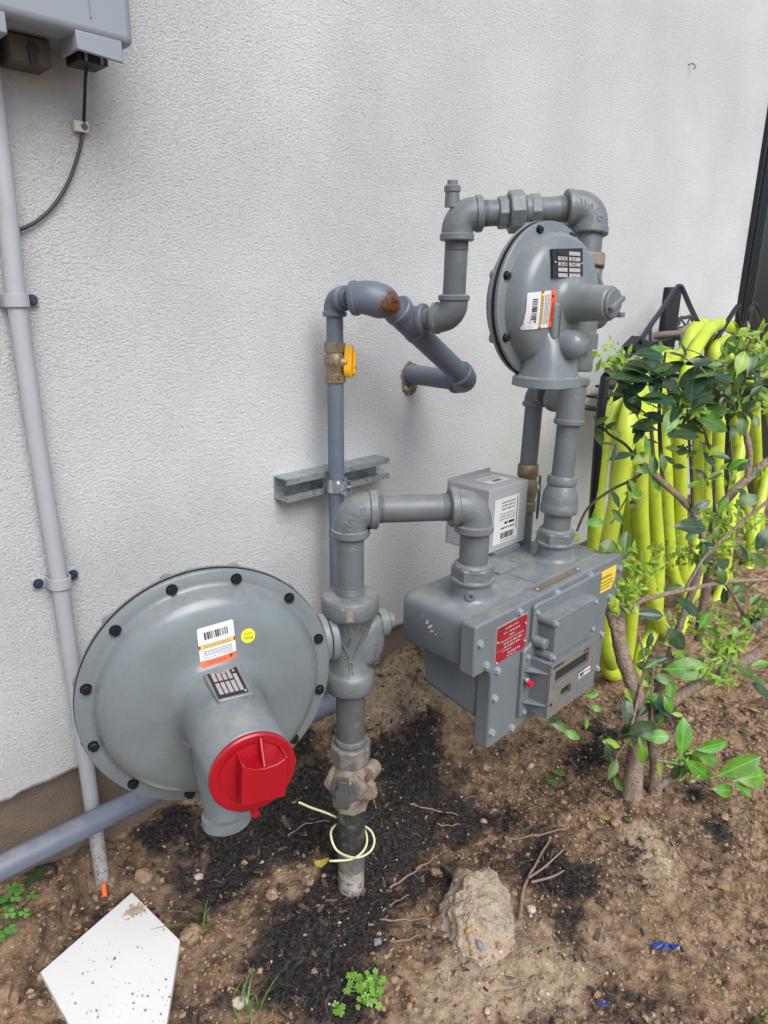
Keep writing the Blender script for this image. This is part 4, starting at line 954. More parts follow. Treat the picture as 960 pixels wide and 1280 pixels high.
# barrel cap
bb = .1095
g = G().lathe(F2, [(.0, bb-.001), (.0195, bb-.001), (.0195, bb+.003), (.017, bb+.0045), (.0, bb+.0045)], 32, caps=False); cap2 = obj('barrel_cap', g, M_cast, reg2, smooth=30)
g = G().prism(F2 @ Matrix.Translation((0, 0, bb+.004)) @ Matrix.Rotation(.5, 4, 'Z'), [(-.016, -.0035), (.016, -.0035), (.016, .0035), (-.016, .0035)], 0, .007)
g.box((.010, -.018, bb+.002), (.020, -.011, bb+.010), F2); obj('cap_lug', g, M_cast, cap2, bevel=.0012)
# vent horn, skirt and vent flange
F_ = F2
g = G(); hz = F2 @ V3((-.012, -.056, .0)); g.lathe(F2 @ Matrix.Translation((-.012, -.056, .02)), [(.0215, 0), (.0205, .045)] + [(.0205*math.cos(a*PI/16), .045+.0185*math.sin(a*PI/16)) for a in range(1, 9)], 28)
g.box((-.030, -.06, .015), (.006, -.012, .052), F2)
def sk(q, p0, p1, b0, b1, n=28):
    cp, cb2 = (p0+p1)/2, (b0+b1)/2; a, b = (p1-p0)/2, (b1-b0)/2
    return [F2 @ V3((cp + a*math.copysign(abs(math.cos(2*PI*k/n))**.7, math.cos(2*PI*k/n)), q, cb2 + b*math.copysign(abs(math.sin(2*PI*k/n))**.7, math.sin(2*PI*k/n)))) for k in range(n)]
g.loft([sk(-.030, -.046, .014, .0, .040), sk(-.055, -.049, .019, -.002, .056), sk(-.080, -.053, .021, -.005, .062), sk(-.100, -.058, .022, -.008, .066), sk(-.1025, -.066, .027, -.014, .073), sk(-.114, -.067, .028, -.015, .074), sk(-.1155, -.065, .024, -.011, .071), sk(-.1155, -.055, .014, -.001, .061), sk(-.106, -.05, .01, .003, .056)])
obj('vent', g, M_reg, reg2, smooth=38)
g = G().loft([[F2 @ V3(p) for p in ((-.052, -.085, .022), (-.020, -.085, .022), (-.022, .005, .046), (-.048, .01, .044))], [F2 @ V3(p) for p in ((-.052, -.085, .044), (-.020, -.085, .048), (-.024, .0, .060), (-.040, .0, .056))]]) if False else G().box((-.040, -.05, .030), (-.028, .0, .050), F2)
obj('rib', g, M_reg, reg2, bevel=.004, seg=3)
S2p = lambda x, y, f=0: S2(-.045+.065*x, .028+.040*y, f)
# flat plate standing slightly proud of the dome
pc = S2(-.0125, .0515, .0); n2 = unit(eo2 + Z*.12 - er2*.02)
plS = planeS(pc + n2*.0022, er2, unit(Z - Z.dot(n2)*n2), n2)
g = G(); g.prism(fr(pc - n2*.003, n2, er2), [(-.0335, -.0200), (.0330, -.0165), (.0330, .0205), (-.0335, .0170)], 0, .0055, 0)
for j in range(5):
    y = .0125 - .0072*j
    patch(g, plS, -.024, -.003, y-.0025, y+.0025, 1 if j else 0, .0010); patch(g, plS, .001, .027, y-.0025, y+.0025, 1, .0010)
text_flat(g, '1213C', plS, -.012, .0053, .016, .0042, 0, .0013); text_flat(g, '10-40', plS, -.012, -.0019, .016, .0042, 0, .0013); text_flat(g, '7 WC', plS, .012, -.0019, .016, .0042, 0, .0013); text_flat(g, '5-7', plS, .012, .0053, .012, .0042, 0, .0013)
obj('data_plate', g, [M_bprint, M_foil], case2, smooth=0, fixn=False)
g = G()
for x in (-.030, .0305): g.ball(Matrix.Translation(plS(x, 0, .001)), .0015)
obj('plate_rivet', g, M_foil, case2)
lab2 = lambda s, t, f=0.0: S2(-.0845 + .0465*t, .0125 - .0485*s + .004*t, f*2+.0008)
warning_label('warning_label', lab2, case2)

# ================================================================== top loop with the union
ZT = 1.128
top = thing('outlet_loop_pipe', (1.0, -.3, 1.0), 'grey pipe loop with a big hex union above the small regulator', 'gas pipe')
TL = D(570, 268, 1.152); TR = D(742, 263, 1.150); TL = V3((.957, -.247, 1.118)); TR = V3((1.118, -.396, 1.132))
dt = unit(TR-TL)
elbow('elbow', TR, -dt, -du, .043, .0282, .0305, .0130, M_cast, top, rin=.0205, letters='WARD', lside=dt.cross(Z), lsize=.0135)
pipe('pipe', TL+dt*.03, TR-dt*.03, .0203, M_pipe, top); pipe('nipple', uz(1.052), uz(1.11), .0222, M_pipe, top)
Lx = (TR-TL).length
g = G(); s0 = TL+dt*(Lx*.295); hexnut(g, s0, dt, .0255, .018, ph=.2, seg=8); hexnut(g, s0+dt*.017, dt, .0335, .0255, ph=.1, seg=8); g.lathe(fr(s0+dt*.042, dt), [(.0215, 0), (.025, .002), (.025, .011), (.021, .012)], 28); hexnut(g, s0+dt*.052, dt, .0265, .018, ph=.2, seg=8)
obj('union', g, M_cast, top, bevel=.0018)
LB = V3((.960, -.243, .957)); TT = V3((.936, -.160, .950))
elbow('elbow', TL, dt, -Z, .040, .0262, .0285, .0125, M_cast, top, rin=.0200)
pq = TL + Z*.012 - dt*.010
g = G().lathe(fr(pq, unit(Z*1+V3((-.02, 0, 0)))), [(.0125, 0), (.0115, .022), (.0135, .0235), (.0135, .031), (.011, .033), (.009, .033), (.0085, .040), (.0, .041)], 20); obj('plug', g, M_cast, top, smooth=35)
pipe('pipe', TL-Z*.03, LB+Z*.03, .0193, M_pipe, top)
dlb = unit(TT-LB); pipe('nipple', LB+dlb*.02, TT-dlb*.02, .0185, M_pipe, top); elbow('elbow', LB, Z, dlb, .037, .0242, .0268, .011, M_cast, top, rin=.0195)
for (o_, d_, n_) in ((TL+dt*.040, dt, 4), (TR-dt*.055, dt, 5), (TL-Z*.054, Z, 6), (LB+Z*.037, Z, 6)): threads(o_, d_, .0202 if abs(d_.z) < .5 else .0193, n_, M_pipe, top)
threads(A0+da*.040, da, .0203, 4, M_pipe, arm); threads(A1-da*.052, da, .0203, 5, M_pipe, arm); threads(pz(.560), Z, .0212, 5, M_pipe, post); threads(pz(.633), Z, .0212, 6, M_pipe, post); threads(oz(.764), do, .0194, 7, M_pipe, outp)
# ---- blue-grey supply line with tee, from the hole in the wall
sup = thing('house_supply_pipe', (1.113, -.08, .826), 'blue-grey gas pipe coming out of the wall hole and climbing diagonally to a rusty elbow', 'gas pipe')
E1 = V3((1.113, -.160, .828)); E2 = V3((.862, -.160, .9905)); dg = unit(E2-E1)
pipe('wall_pipe', V3((1.113, .05, .829)), E1+V3((0, .025, 0)), .0205, M_blue, sup)
elbow('elbow', E1, V3((0, 1, 0)), dg, .036, .0245, .0265, .012, M_blue, sup, rin=.02)
pipe('pipe', E1+dg*.03, E2-dg*.02, .0203, M_blue, sup)
g = G(); tl = .036
g.tube([TT-dg*tl, TT+dg*tl], .0245, 28); collar(g, TT-dg*tl, dg, .0272, .019, .012); collar(g, TT+dg*(tl-.012), dg, .0272, .019, .012)
g.tube([TT, TT-dlb*.032], .0235, 28); collar(g, TT-dlb*.024, -dlb, .0262, .018, .011)
obj('tee', g, M_bluer, sup, smooth=40)
RX, RY = .846, -.066
d3 = unit(V3((RX, RY, .985))-E2)
R1 = V3((RX, RY, .985)); dse = unit(d3*.55+V3((-.30, .25, -.06))); E2b = E2 + dse*.038
g = G(); sp_ = arc_pts(E2, -dg, dse, .038, .034); g.tube(sp_, [.021]*2 + [.0245, .027, .0285, .029, .029, .029, .0285, .028, .0275, .027, .0265], 32)
collar(g, E2b-dse*.002, dse, .0290, .017, .012)
obj('street_elbow', g, M_bluer, sup, smooth=45)
E2b = E2b + dse*.008
riser = thing('branch_riser', (RX, RY, .18), 'slim blue-grey pipe with a yellow-handled valve running down the wall and left near the soil', 'gas pipe')
dd = unit(E2b-R1); g = G(); g.tube([E2b-dd*.012, R1+dd*.02], .0150, 20); obj('nipple', g, M_blue, riser)
elbow('elbow', R1, dd, -Z, .031, .0195, .0218, .010, M_blue, riser, rin=.015)
pipe('pipe', V3((RX, RY, .96)), V3((RX, RY, .905)), .0152, M_blue, riser)
pipe('pipe', V3((RX, RY, .845)), V3((RX, RY, .185)), .0152, M_blue, riser)
q = V3((RX, RY, .838))
g = G(); hexnut(g, q, Z, .0188, .017, seg=8, ph=.2); g.lathe(fr(q+Z*.016, Z), [(.016, 0), (.0165, .006), (.0185, .014), (.0200, .022), (.0190, .030), (.0165, .038), (.016, .043)], 28); hexnut(g, q+Z*.054, Z, .0190, .018, seg=8, ph=.2)
hd = unit(V3((.50, -.87, 0)))
g.lathe(fr(q+Z*.036+hd*.006, hd), [(.013, 0), (.013, .010), (.009, .016), (.009, .019)], 18)
bv = obj('brass_valve', g, M_brass, riser, smooth=35)
g = G(); hp = [(-.010, -.020), (-.0045, -.0265), (.004, -.0275), (.0115, -.024), (.015, -.014), (.0135, .006), (.010, .024), (.0065, .0295), (-.004, .029), (-.0065, .018), (-.0075, .0), (-.0115, -.01)]
hside = unit(hd.cross(Z))
g.prism(fr(q+Z*.037+hd*.019, hd, -hside), hp, 0, .014); g.prism(fr(q+Z*.037+hd*.033, hd, -hside), [(-.003, -.02), (.006, -.02), (.0035, .018), (-.001, .018)], 0, .006)
hnd = obj('yellow_handle', g, M_yel, bv, bevel=.0018, seg=3)
g = G().lathe(fr(q+Z*.030+hd*.0385, hd), [(0, 0), (.004, 0), (.004, .0015), (0, .0015)], 6, caps=False); obj('handle_screw', g, M_zinc, hnd)
elbow('elbow', V3((RX, RY, .178)), Z, V3((-1, 0, 0)), .03, .020, .022, .010, M_blue, riser)
pipe('low_pipe', V3((RX-.02, RY, .178)), V3((-2.5, RY+.008, .196)), .0190, M_blue, riser)
# hole in the wall
g = G(); hc = V3((1.113, -.0005, .826)); r_ = random.Random(2); n = 26
ring = [(hc + V3((math.cos(2*PI*k/n)*(.027+r_.uniform(-.002, .006)), -.0015, math.sin(2*PI*k/n)*(.027+r_.uniform(-.002, .005)) - (.012 if 15 < k < 23 else 0)))) for k in range(n)]
inn = [(hc + V3((math.cos(2*PI*k/n)*.0205, -.0016, math.sin(2*PI*k/n)*.0205))) for k in range(n)]
g.add(ring+inn, [(k, (k+1) % n, n+(k+1) % n, n+k) for k in range(n)])
obj('pipe_hole', g, mat('hole_mortar', (0.17, 0.135, 0.11), .95, var=.4, vscale=120, bump=.8), wall, smooth=0)
g = G()
for k in range(7): g.ball(Matrix.Translation(hc+V3((-.016+.005*k, -.003, -.026-.004*math.sin(k)))), .0055, 1, .7, 1, 10, 6)
obj('mortar_crumb', g, mat('grey_mortar', (.30, .25, .2), .95, var=.3, vscale=120, bump=.8), wall)

# ------------------------------------------------------------------ strut channel and clamp
st = thing('strut_channel', (.88, 0, .63), 'galvanised steel strut channel bolted flat to the white wall', 'metal bracket')
g = G(); x0, x1, z0, z1, yf = .748, 1.012, .6245, .668, -.043; t = .0028
prof = [(0.0, z0), (yf, z0), (yf, z0+.011), (yf+.007, z0+.011), (yf+.007, z0+.0082), (yf+t, z0+.0082), (yf+t, z0+t), (-.0005-t, z0+t), (-.0005-t, z1-t), (yf+t, z1-t), (yf+t, z1-.0082), (yf+.007, z1-.0082), (yf+.007, z1-.011), (yf, z1-.011), (yf, z1), (0.0, z1)]
n = len(prof); vv = [V3((x0, a, b)) for a, b in prof] + [V3((x1, a, b)) for a, b in prof]
g.add(vv, [(i, (i+1) % n, n+(i+1) % n, n+i) for i in range(n)] + [tuple(range(n-1, -1, -1)), tuple(range(n, 2*n))])
obj('channel', g, M_galv, st, smooth=30)
g = G(); g.lathe(fr(V3((.785, -.0035, .646)), V3((0, -1, 0))), [(0, 0), (.014, 0), (.014, .002), (.009, .002), (.009, .009), (0, .009)], 6, caps=False); obj('anchor_bolt', g, M_galv, st)
cl = thing('pipe_clamp', (RX, RY, .63), 'shiny two-piece zinc clamp holding the slim riser to the strut channel', 'pipe clamp')
for side in (-1, 1):
    g = G(); n = 12; pts = []
    for k in range(n+1):
        a = PI*(.5+side*-.0) + side*(PI*k/n)  # from the wall side round to the front
        pts.append((RX + side*abs(math.sin(PI*k/n))*.0175 if True else 0, RY + math.cos(PI*k/n)*.0175))
    pts = [(RX+side*.002, -.030)] + [(RX+side*math.sin(PI*k/n)*.0172, RY+math.cos(PI*k/n)*.0172) for k in range(1, n)] + [(RX+side*.0045, RY-.020), (RX+side*.0045, RY-.036)]
    outr = [(x+side*.0022, y) for x, y in pts]; poly = pts + outr[::-1]
    g.prism(ID, poly, .6335, .6585); obj('clamp_half', g, M_zinc, cl, smooth=40)
g = G().lathe(fr(V3((RX-.014, RY-.029, .646)), V3((1, 0, 0))), [(.0, 0), (.0065, 0), (.0065, .005), (.003, .0055), (.003, .024), (.0, .025)], 8, caps=False); obj('clamp_bolt', g, M_zinc, cl)

# ------------------------------------------------------------------ conduit on the left
cond = thing('conduit', (.342, -.022, 0), 'long pale grey plastic conduit running down the left of the wall into the soil', 'conduit')
cz = [(.342, 0.03), (.342, .34), (.340, .576), (.3355, .801), (.3345, .977), (.339, 1.104), (.345, 1.6), (.35, 2.2)]
pipe('lower_conduit', V3((.343, -.0205, -.004)), V3((.342, -.0200, .125)), .0121, M_pvcd, cond)
g = G().tube([V3((x, -.020, z)) for x, z in [(.342, .1245)] + cz[1:]], .0122, 24); obj('upper_conduit', g, M_pvc, cond, smooth=40)
tag(obj('marker_wire', G().tube([P(131, 1120, 'y', -.052), P(129, 1104, 'y', -.042)], .0042, 8), mat('orange_plastic', (.75, .14, .02), .4)), 'short orange wire end poking out of the soil at the conduit foot', 'wire')
def strap(x, z, label):
    s = thing('pipe_strap', (x, 0, z), label, 'pipe strap', 'straps holding the grey conduit')
    g = G(); n = 12; w = .0135
    inner = [(x-.034, -.0005), (x-.0135, -.0005)] + [(x-.0135*math.cos(PI*k/n), -.0195-.0135*math.sin(PI*k/n)) for k in range(n+1)] + [(x+.0135, -.0005), (x+.034, -.0005)]
    outer = [(x-.034, -.0030), (x-.0160, -.0030)] + [(x-.0160*math.cos(PI*k/n), -.0195-.0160*math.sin(PI*k/n)) for k in range(n+1)] + [(x+.0160, -.0030), (x+.034, -.0030)]
    g.prism(Matrix.Translation((0, 0, z)), inner+outer[::-1], -.0085, .0085); obj('band', g, M_pvc, s, smooth=40, bevel=.0006)
    sm = boltmesh('strap_screw', .0058, .0075, M_bscrew, .0075)
    for sx in (-.0255, .0255): inst('strap_screw', sm, Matrix.Translation((x+sx, -.003, z)) @ FB @ Matrix.Rotation(sx*40, 4, 'Z'), s)
strap(.3345, .982, 'upper of the two conduit straps, near the left picture edge')
strap(.3405, .579, 'lower of the two conduit straps, just above the big round regulator')

# ------------------------------------------------------------------ utility box at the top left
bx = thing('utility_box', (.3, -.06, 1.3), 'grey plastic utility box on the wall in the top left corner', 'utility box')
YF = -.105
c1 = P(150, 55, 'y', YF); c2 = P(0, 14, 'y', YF)
XR = c1.x+.020; zb = c1.z
g = G(); g.box((XR-.52, YF, zb), (XR, YF+.045, zb+.5)); obj('cover', g, M_box, bx, bevel=.010, seg=4)
g = G(); g.box((XR-.515, YF+.046, zb+.004), (XR-.006, -.012, zb+.495)); g.box((XR-.51, -.0115, zb+.02), (XR-.014, -.0006, zb+.48)); obj('base', g, M_box, bx, bevel=.003)
g = G().box((XR-.055, YF-.002, zb+.02), (XR-.0535, YF+.0, zb+.48)); obj('cover_rib', g, M_box, bx)
g = G(); t0 = P(93, 46, 'y', YF+.006); t1 = P(151, 66, 'y', YF+.006)
g.prism(FY, [(t0.x, zb+.004), (t0.x, zb-.016), (t1.x, zb-.020), (t1.x, zb+.004)], YF+.001, YF+.006); g.prism(FY, [(t0.x, zb+.004), (t0.x, zb-.016), (t0.x+.004, zb-.016), (t0.x+.004, zb+.004)], YF+.0062, YF+.05); obj('hood', g, M_box, bx, bevel=.0012)
g = G().prism(FY, [(t0.x-.125, zb+.004), (t0.x-.125, zb-.018), (t0.x-.077, zb-.018), (t0.x-.077, zb+.004)], YF+.001, YF+.03); obj('latch_tab', g, M_box, bx, bevel=.002)
gl = P(109, 72, 'y', -.055)
g = G(); g.box((gl.x-.019, gl.y-.018, gl.z-.010), (gl.x+.019, gl.y+.022, zb+.003)); gland = obj('cable_gland', g, M_black, bx, bevel=.002)
g = G()
for dx in (-.010, .010): g.box((gl.x+dx-.0015, gl.y-.0195, gl.z-.009), (gl.x+dx+.0015, gl.y-.0183, gl.z+.000))
obj('gland_tab', g, M_pvc, gland)
k0 = P(32, 60, 'y', -.03)
g = G(); g.box((k0.x-.024, -.045, k0.z-.020), (k0.x+.024, -.0008, zb+.003)); brk = obj('lock_bracket', g, M_boxd, bx, bevel=.002)
g = G(); g.lathe(fr(V3((k0.x+.002, -.0452, k0.z-.004)), V3((0, -1, 0))), [(0, 0), (.007, 0), (.007, .003), (0, .003)], 16, caps=False); g.box((k0.x-.003, -.048, k0.z-.022), (k0.x+.006, -.0452, k0.z)); obj('lock_hole', g, M_black, brk)
# cable and clip
pts = [V3((gl.x, gl.y, gl.z-.008))]
for (u, v, y) in ((107, 95, -.045), (106, 120, -.025), (105, 145, -.012), (104, 160, -.006), (101, 180, -.006), (93, 208, -.006), (82, 234, -.006), (66, 258, -.006), (45, 277, -.006), (20, 289, -.008), (4, 292, -.012), (-20, 292, -.01)):
    pts.append(P(u, v, 'y', y))
def smooth_path(pts, sub=6):
    out = []
    for i in range(len(pts)-1):
        p0 = pts[max(i-1, 0)]; p1 = pts[i]; p2 = pts[i+1]; p3 = pts[min(i+2, len(pts)-1)]
        for k in range(sub):
            t = k/sub; out.append(.5*((2*p1) + (-p0+p2)*t + (2*p0-5*p1+4*p2-p3)*t*t + (-p0+3*p1-3*p2+p3)*t**3))
    out.append(pts[-1]); return out
tag(obj('cable', G().tube(smooth_path(pts), .0023, 8), M_black), 'thin black cable hanging in a curve from the grey utility box', 'cable')
cc = P(102, 158, 'y', -.004)
g = G().box((cc.x-.012, -.010, cc.z-.008), (cc.x+.008, -.0006, cc.z+.006)); clip = tag(obj('cable_clip', g, M_clip, bevel=.0015), 'small white clip nailing the black cable to the wall', 'cable clip')
g = G().lathe(fr(V3((cc.x+.001, -.0102, cc.z-.001)), V3((0, -1, 0))), [(0, 0), (.0042, 0), (.0042, .0015), (0, .0015)], 12, caps=False); obj('nail', g, M_boxd, clip)

hk = P(862, 84, 'y', -.004)
tag(obj('hook', G().tube(smooth_path([hk+V3((-.004, .004, .006)), hk+V3((.004, -.008, .008)), hk+V3((.006, -.014, -.002)), hk+V3((-.004, -.014, -.008))], 4), .0014, 7), M_bolt), 'tiny dark metal hook in the bare wall high on the right', 'hook')
# ------------------------------------------------------------------ wire loop round the riser
pts = []
for (u, v, dz) in ((374, 1003, .02), (390, 1010, .0), (405, 1015, -.01), (417, 1020, -.02)): pts.append(P(u, v, 'y', PY+.01))
for (u, v, yy) in ((430, 1026, .03), (445, 1027, .025), (453, 1031, -.0), (464, 1039, -.02), (468, 1052, -.032), (462, 1065, -.036), (447, 1072, -.036), (431, 1069, -.034), (419.5, 1061, -.03), (414, 1047, -.015), (415, 1036, .0), (425, 1028, .028), (440, 1026, .03), (452, 1032, .005), (458, 1043, -.018), (458, 1056, -.030), (451, 1067, -.035), (439, 1074, -.034), (421, 1076, -.030), (412, 1076, -.02)):
    pts.append(P(u, v, 'y', PY+yy))
tag(obj('wire', G().tube(smooth_path(pts, 4), .0019, 8), M_wire), 'cream tracer wire looped around the foot of the riser', 'wire')
g = G(); tp = P(402, 1080, 'z', .03)
L_ = [(0, 0), (.006, .007), (.016, .009), (.026, .006), (.032, 0), (.026, -.006), (.014, -.008), (.004, -.005)]
vs = [V3((tp.x-.014, tp.y+.004, .040)) + V3((x*.9, -x*.25, -.010*math.sin(x*90)+y)) for x, y in L_]; g.add(vs + [v+V3((.001, .001, -.0012)) for v in vs], [tuple(range(8)), tuple(range(15, 7, -1))]+[(k, (k+1) % 8, 8+(k+1) % 8, 8+k) for k in range(8)])
tag(obj('tag', g, mat('yellow_tag', (.42, .36, .06), .5, var=.2, vscale=90), smooth=0), 'small curled yellow tag lying left of the riser foot', 'tag')

# ------------------------------------------------------------------ white board, concrete lump, litter
zt = .014
verts = [P(165, 1115, 'z', zt+.008), P(225, 1175, 'z', zt), P(206, 1292, 'z', zt), P(92, 1290, 'z', zt), P(50, 1215, 'z', zt)]
g = G(); g.add([V3((v.x, v.y, v.z)) for v in verts] + [V3((v.x, v.y, v.z-.013)) for v in verts], [(0, 1, 2, 3, 4), (9, 8, 7, 6, 5)]+[(k, k+5, (k+1) % 5+5, (k+1) % 5) for k in range(5)])
brd = tag(obj('board', g, M_plate, bevel=.0012), 'white five-sided plastic board lying flat on the soil at the lower left', 'board')
g = G(); r_ = random.Random(5); cm = P(165, 1140, 'z', zt+.004)
def splat(g, cx, cy, cz, rx, ry, n=40, h=.0012, seed=1):
    r = random.Random(seed); ring = []
    for k in range(n):
        a = 2*PI*k/n; q = .65+.35*mnoise.noise(V3((math.cos(a)*2.2, math.sin(a)*2.2, seed)))*2.2+r.uniform(-.08, .08)
        ring.append(V3((cx+rx*math.cos(a)*q, cy+ry*math.sin(a)*q, cz+.0004)))
    mid = [V3((cx+(p.x-cx)*.55, cy+(p.y-cy)*.55, cz+h+r.uniform(0, h))) for p in ring]
    g.add(ring+mid+[V3((cx, cy, cz+h*1.3))], [(k, (k+1) % n, n+(k+1) % n, n+k) for k in range(n)]+[(n+k, n+(k+1) % n, 2*n) for k in range(n)])
for k in range(120):
    a = r_.uniform(0, 2*PI); q = abs(r_.gauss(0, .5)); X_ = cm.x+.006+.026*q*math.cos(a); Y_ = cm.y-.004+.017*q*math.sin(a); e = r_.uniform(.001, .0052)*(1.1-min(q, 1)*.6)
    zz = P(165, 1115, 'z', zt+.008); tt = max(0, min(1, 1-math.hypot(X_-zz.x, Y_-zz.y)/.16)); g.ball(Matrix.Translation((X_, Y_, zt+.0076*tt+.0006)) @ Matrix.Rotation(a, 4, 'Z'), e, 1, r_.uniform(.5, 1), .32, 8, 5)
obj('mud_smear', g, M_mud, brd, kind='stuff')
g = G(); r_ = random.Random(8)
for k in range(110):
    u = r_.uniform(75, 215); v = r_.uniform(1150, 1278)
    if u > 225-(v-1175)*.16 or u < 50+(v-1215)*.5 + (abs(min(0, v-1215))*1.1): continue
    p = P(u, v, 'z', zt+.002); s = r_.choice((.0005, .0007, .0009, .0012, .0021)); g.ball(Matrix.Translation((p.x, p.y, zt+.0016)) @ Matrix.Rotation(r_.uniform(0, 3), 4, 'Z'), s, 1, r_.uniform(.5, 1), .6, 6, 4)
o = obj('soil_speck', g, M_clod, brd); o['kind'] = 'stuff'

def lump(name, c, rx, ry, rz, mt, seed, amp=.25, sub=48, scale=2.2, parent=None, ang=0.0, fine=0.06, flat=1.0, pos=False):
    vs = []; nu, nv = sub, sub//2
    for j in range(nv+1):
        th = PI*j/nv
        for i in range(nu):
            ph = 2*PI*i/nu; d = V3((math.sin(th)*math.cos(ph), math.sin(th)*math.sin(ph), math.cos(th)))
            k = 1+amp*mnoise.noise(d*scale+V3((seed, 0, 0)))+fine*mnoise.noise(d*scale*5+V3((0, seed, 0)))+fine*.5*mnoise.noise(d*scale*12)
            if pos: k = 1+amp*mnoise.noise(d*scale+V3((seed, 0, 0)))
            x, y, z = d.x*rx*k, d.y*ry*k, d.z*rz*k
            if pos:
                q = V3((x, y, z)); e = .0085*mnoise.noise(q*34+V3((seed, 1, 2))) + .0036*mnoise.noise(q*95) + .0026*mnoise.noise(q*230) + .0014*mnoise.noise(q*520)
                e -= .006*max(0, mnoise.noise(q*60+V3((9, 9, 9)))-.25)*2; x += d.x*e; y += d.y*e; z += d.z*e
            vs.append((c[0]+x*math.cos(ang)-y*math.sin(ang), c[1]+x*math.sin(ang)+y*math.cos(ang), c[2]+z))
    fs = [(j*nu+i, (j+1)*nu+i, (j+1)*nu+(i+1) % nu, j*nu+(i+1) % nu) for j in range(nv) for i in range(nu)]
    g = G().add(vs, fs); return obj(name, g, mt, parent, smooth=80)
a0 = P(600, 1200, 'z', 0); a1 = P(597, 1075, 'z', 0.03); ang = math.atan2(a1.y-a0.y, a1.x-a0.x); cm = (a0+a1)/2
lumpo = tag(lump('concrete_lump', (cm.x-.004, cm.y-.002, -.016), .100, .064, .064, M_conc, 5, .20, 200, 1.6, ang=ang, pos=True), 'pale rough lump of broken concrete lying in the soil below the meter', 'concrete')
bpy.context.view_layer.update()
from mathutils.bvhtree import BVHTree
def bvh_of(o): me = o.data; return BVHTree.FromPolygons([v.co for v in me.vertices], [tuple(p.vertices) for p in me.polygons])
bt = bvh_of(lumpo)
for k, (u, v, s, mt) in enumerate(((586, 1163, .007, M_amber), (590, 1191, .0062, M_amber), (555, 1172, .0075, M_stone), (590, 1150, .004, M_stone), (589, 1218, .006, M_stone), (577, 1219, .008, M_grey), (587, 1110, .0048, M_grey), (598, 1137, .0042, M_grey), (600, 1182, .009, M_grey), (620, 1130, .004, M_stone), (611, 1085, .004, M_amber), (575, 1130, .003, M_grey), (625, 1190, .005, M_stone), (570, 1100, .0035, M_stone), (632, 1160, .004, M_grey), (563, 1150, .003, M_amber), (606, 1150, .003, M_grey), (600, 1205, .004, M_stone), (618, 1105, .0032, M_grey))):
    d = ray(u, v); loc, nrm, i_, ds = bt.ray_cast(CAM, d.normalized())
    if loc is None: loc = P(u, v, 'z', .01); nrm = Z
    g = G().ball(fr(loc+nrm*s*.1, nrm) @ Matrix.Rotation(k, 4, 'Z'), s, 1.0, .72, .55, 14, 8); obj('pebble', g, mt, lumpo)

gg = G(); r_ = random.Random(77)
for k in range(420):
    u, v = r_.uniform(548, 655), r_.uniform(1062, 1222); d = ray(u, v); loc, nrm, i_, ds = bt.ray_cast(CAM, d.normalized())
    if loc is None or nrm.z < .1: continue
    q = .0010*math.exp(r_.gauss(0, .55)); gg.ball(fr(loc, nrm) @ Matrix.Rotation(k, 4, 'Z'), q, 1, r_.uniform(.5, 1), r_.uniform(.4, .9), 6, 4)
obj('grit', gg, M_clod, lumpo, kind='stuff', smooth=0)
def on_ground(u, v, lift=0.0):
    p = P(u, v, 'z', 0)
    for _ in range(4): p = P(u, v, 'z', gz(p.x, p.y)+lift)
    return p
for k, (u, v, s, mt, lb) in enumerate(((472, 1178, .0075, M_grey, 'small blue-grey stone in the mulch below the riser'), (430, 1290, .006, M_stone, 'pale pebble at the bottom picture edge'),
        (424, 1154, .003, M_stone, 'tiny white pebble in black mulch below the riser'), (609, 1265, .006, M_stone, 'small whitish stone in sandy soil at the bottom centre'), (604, 1028, .008, M_clod, 'tan clod in dark soil under the meter'),
        (664, 958, .008, M_stone, 'grey flat stone lying under the meter front'), (664, 1138, .009, M_stone, 'pale broken stick-like stone just right of the concrete lump'), (248, 1097, .008, M_stone, 'pale tan clod in the mulch right of the conduit foot'),
        (340, 1120, .013, M_clod, 'tan crumbly clod left of the riser foot'), (545, 1092, .011, M_clod, 'tan clod just left of the concrete lump'), (770, 1030, .014, M_clod, 'rounded tan clod in front of the bush stump'),
        (180, 1098, .018, M_clod, 'crumbly tan clod beside the white board tip'), (240, 1170, .018, M_clod, 'brown clod right of the white board'), (835, 990, .012, M_clod, 'tan clod right of the bush stump'), (300, 1255, .012, M_stone, 'pale tan stone near the bottom edge right of the board'),
        (606, 960, .010, M_clod, 'tan clod at the edge of the dark soil below the meter corner'), (450, 1040, .009, M_clod, 'small clod right beside the riser foot'), (905, 1022, .010, M_clod, 'tan clod in the dark soil at the right'))):
    p = on_ground(u, v)
    tag(lump('stone' if mt is not M_clod else 'soil_clod', (p.x, p.y, p.z+s*.25), s, s*.8, s*.65, mt, k+11, .4, 20, 1.6, ang=k*1.3, fine=.12), lb, 'stone' if mt is not M_clod else 'clod')

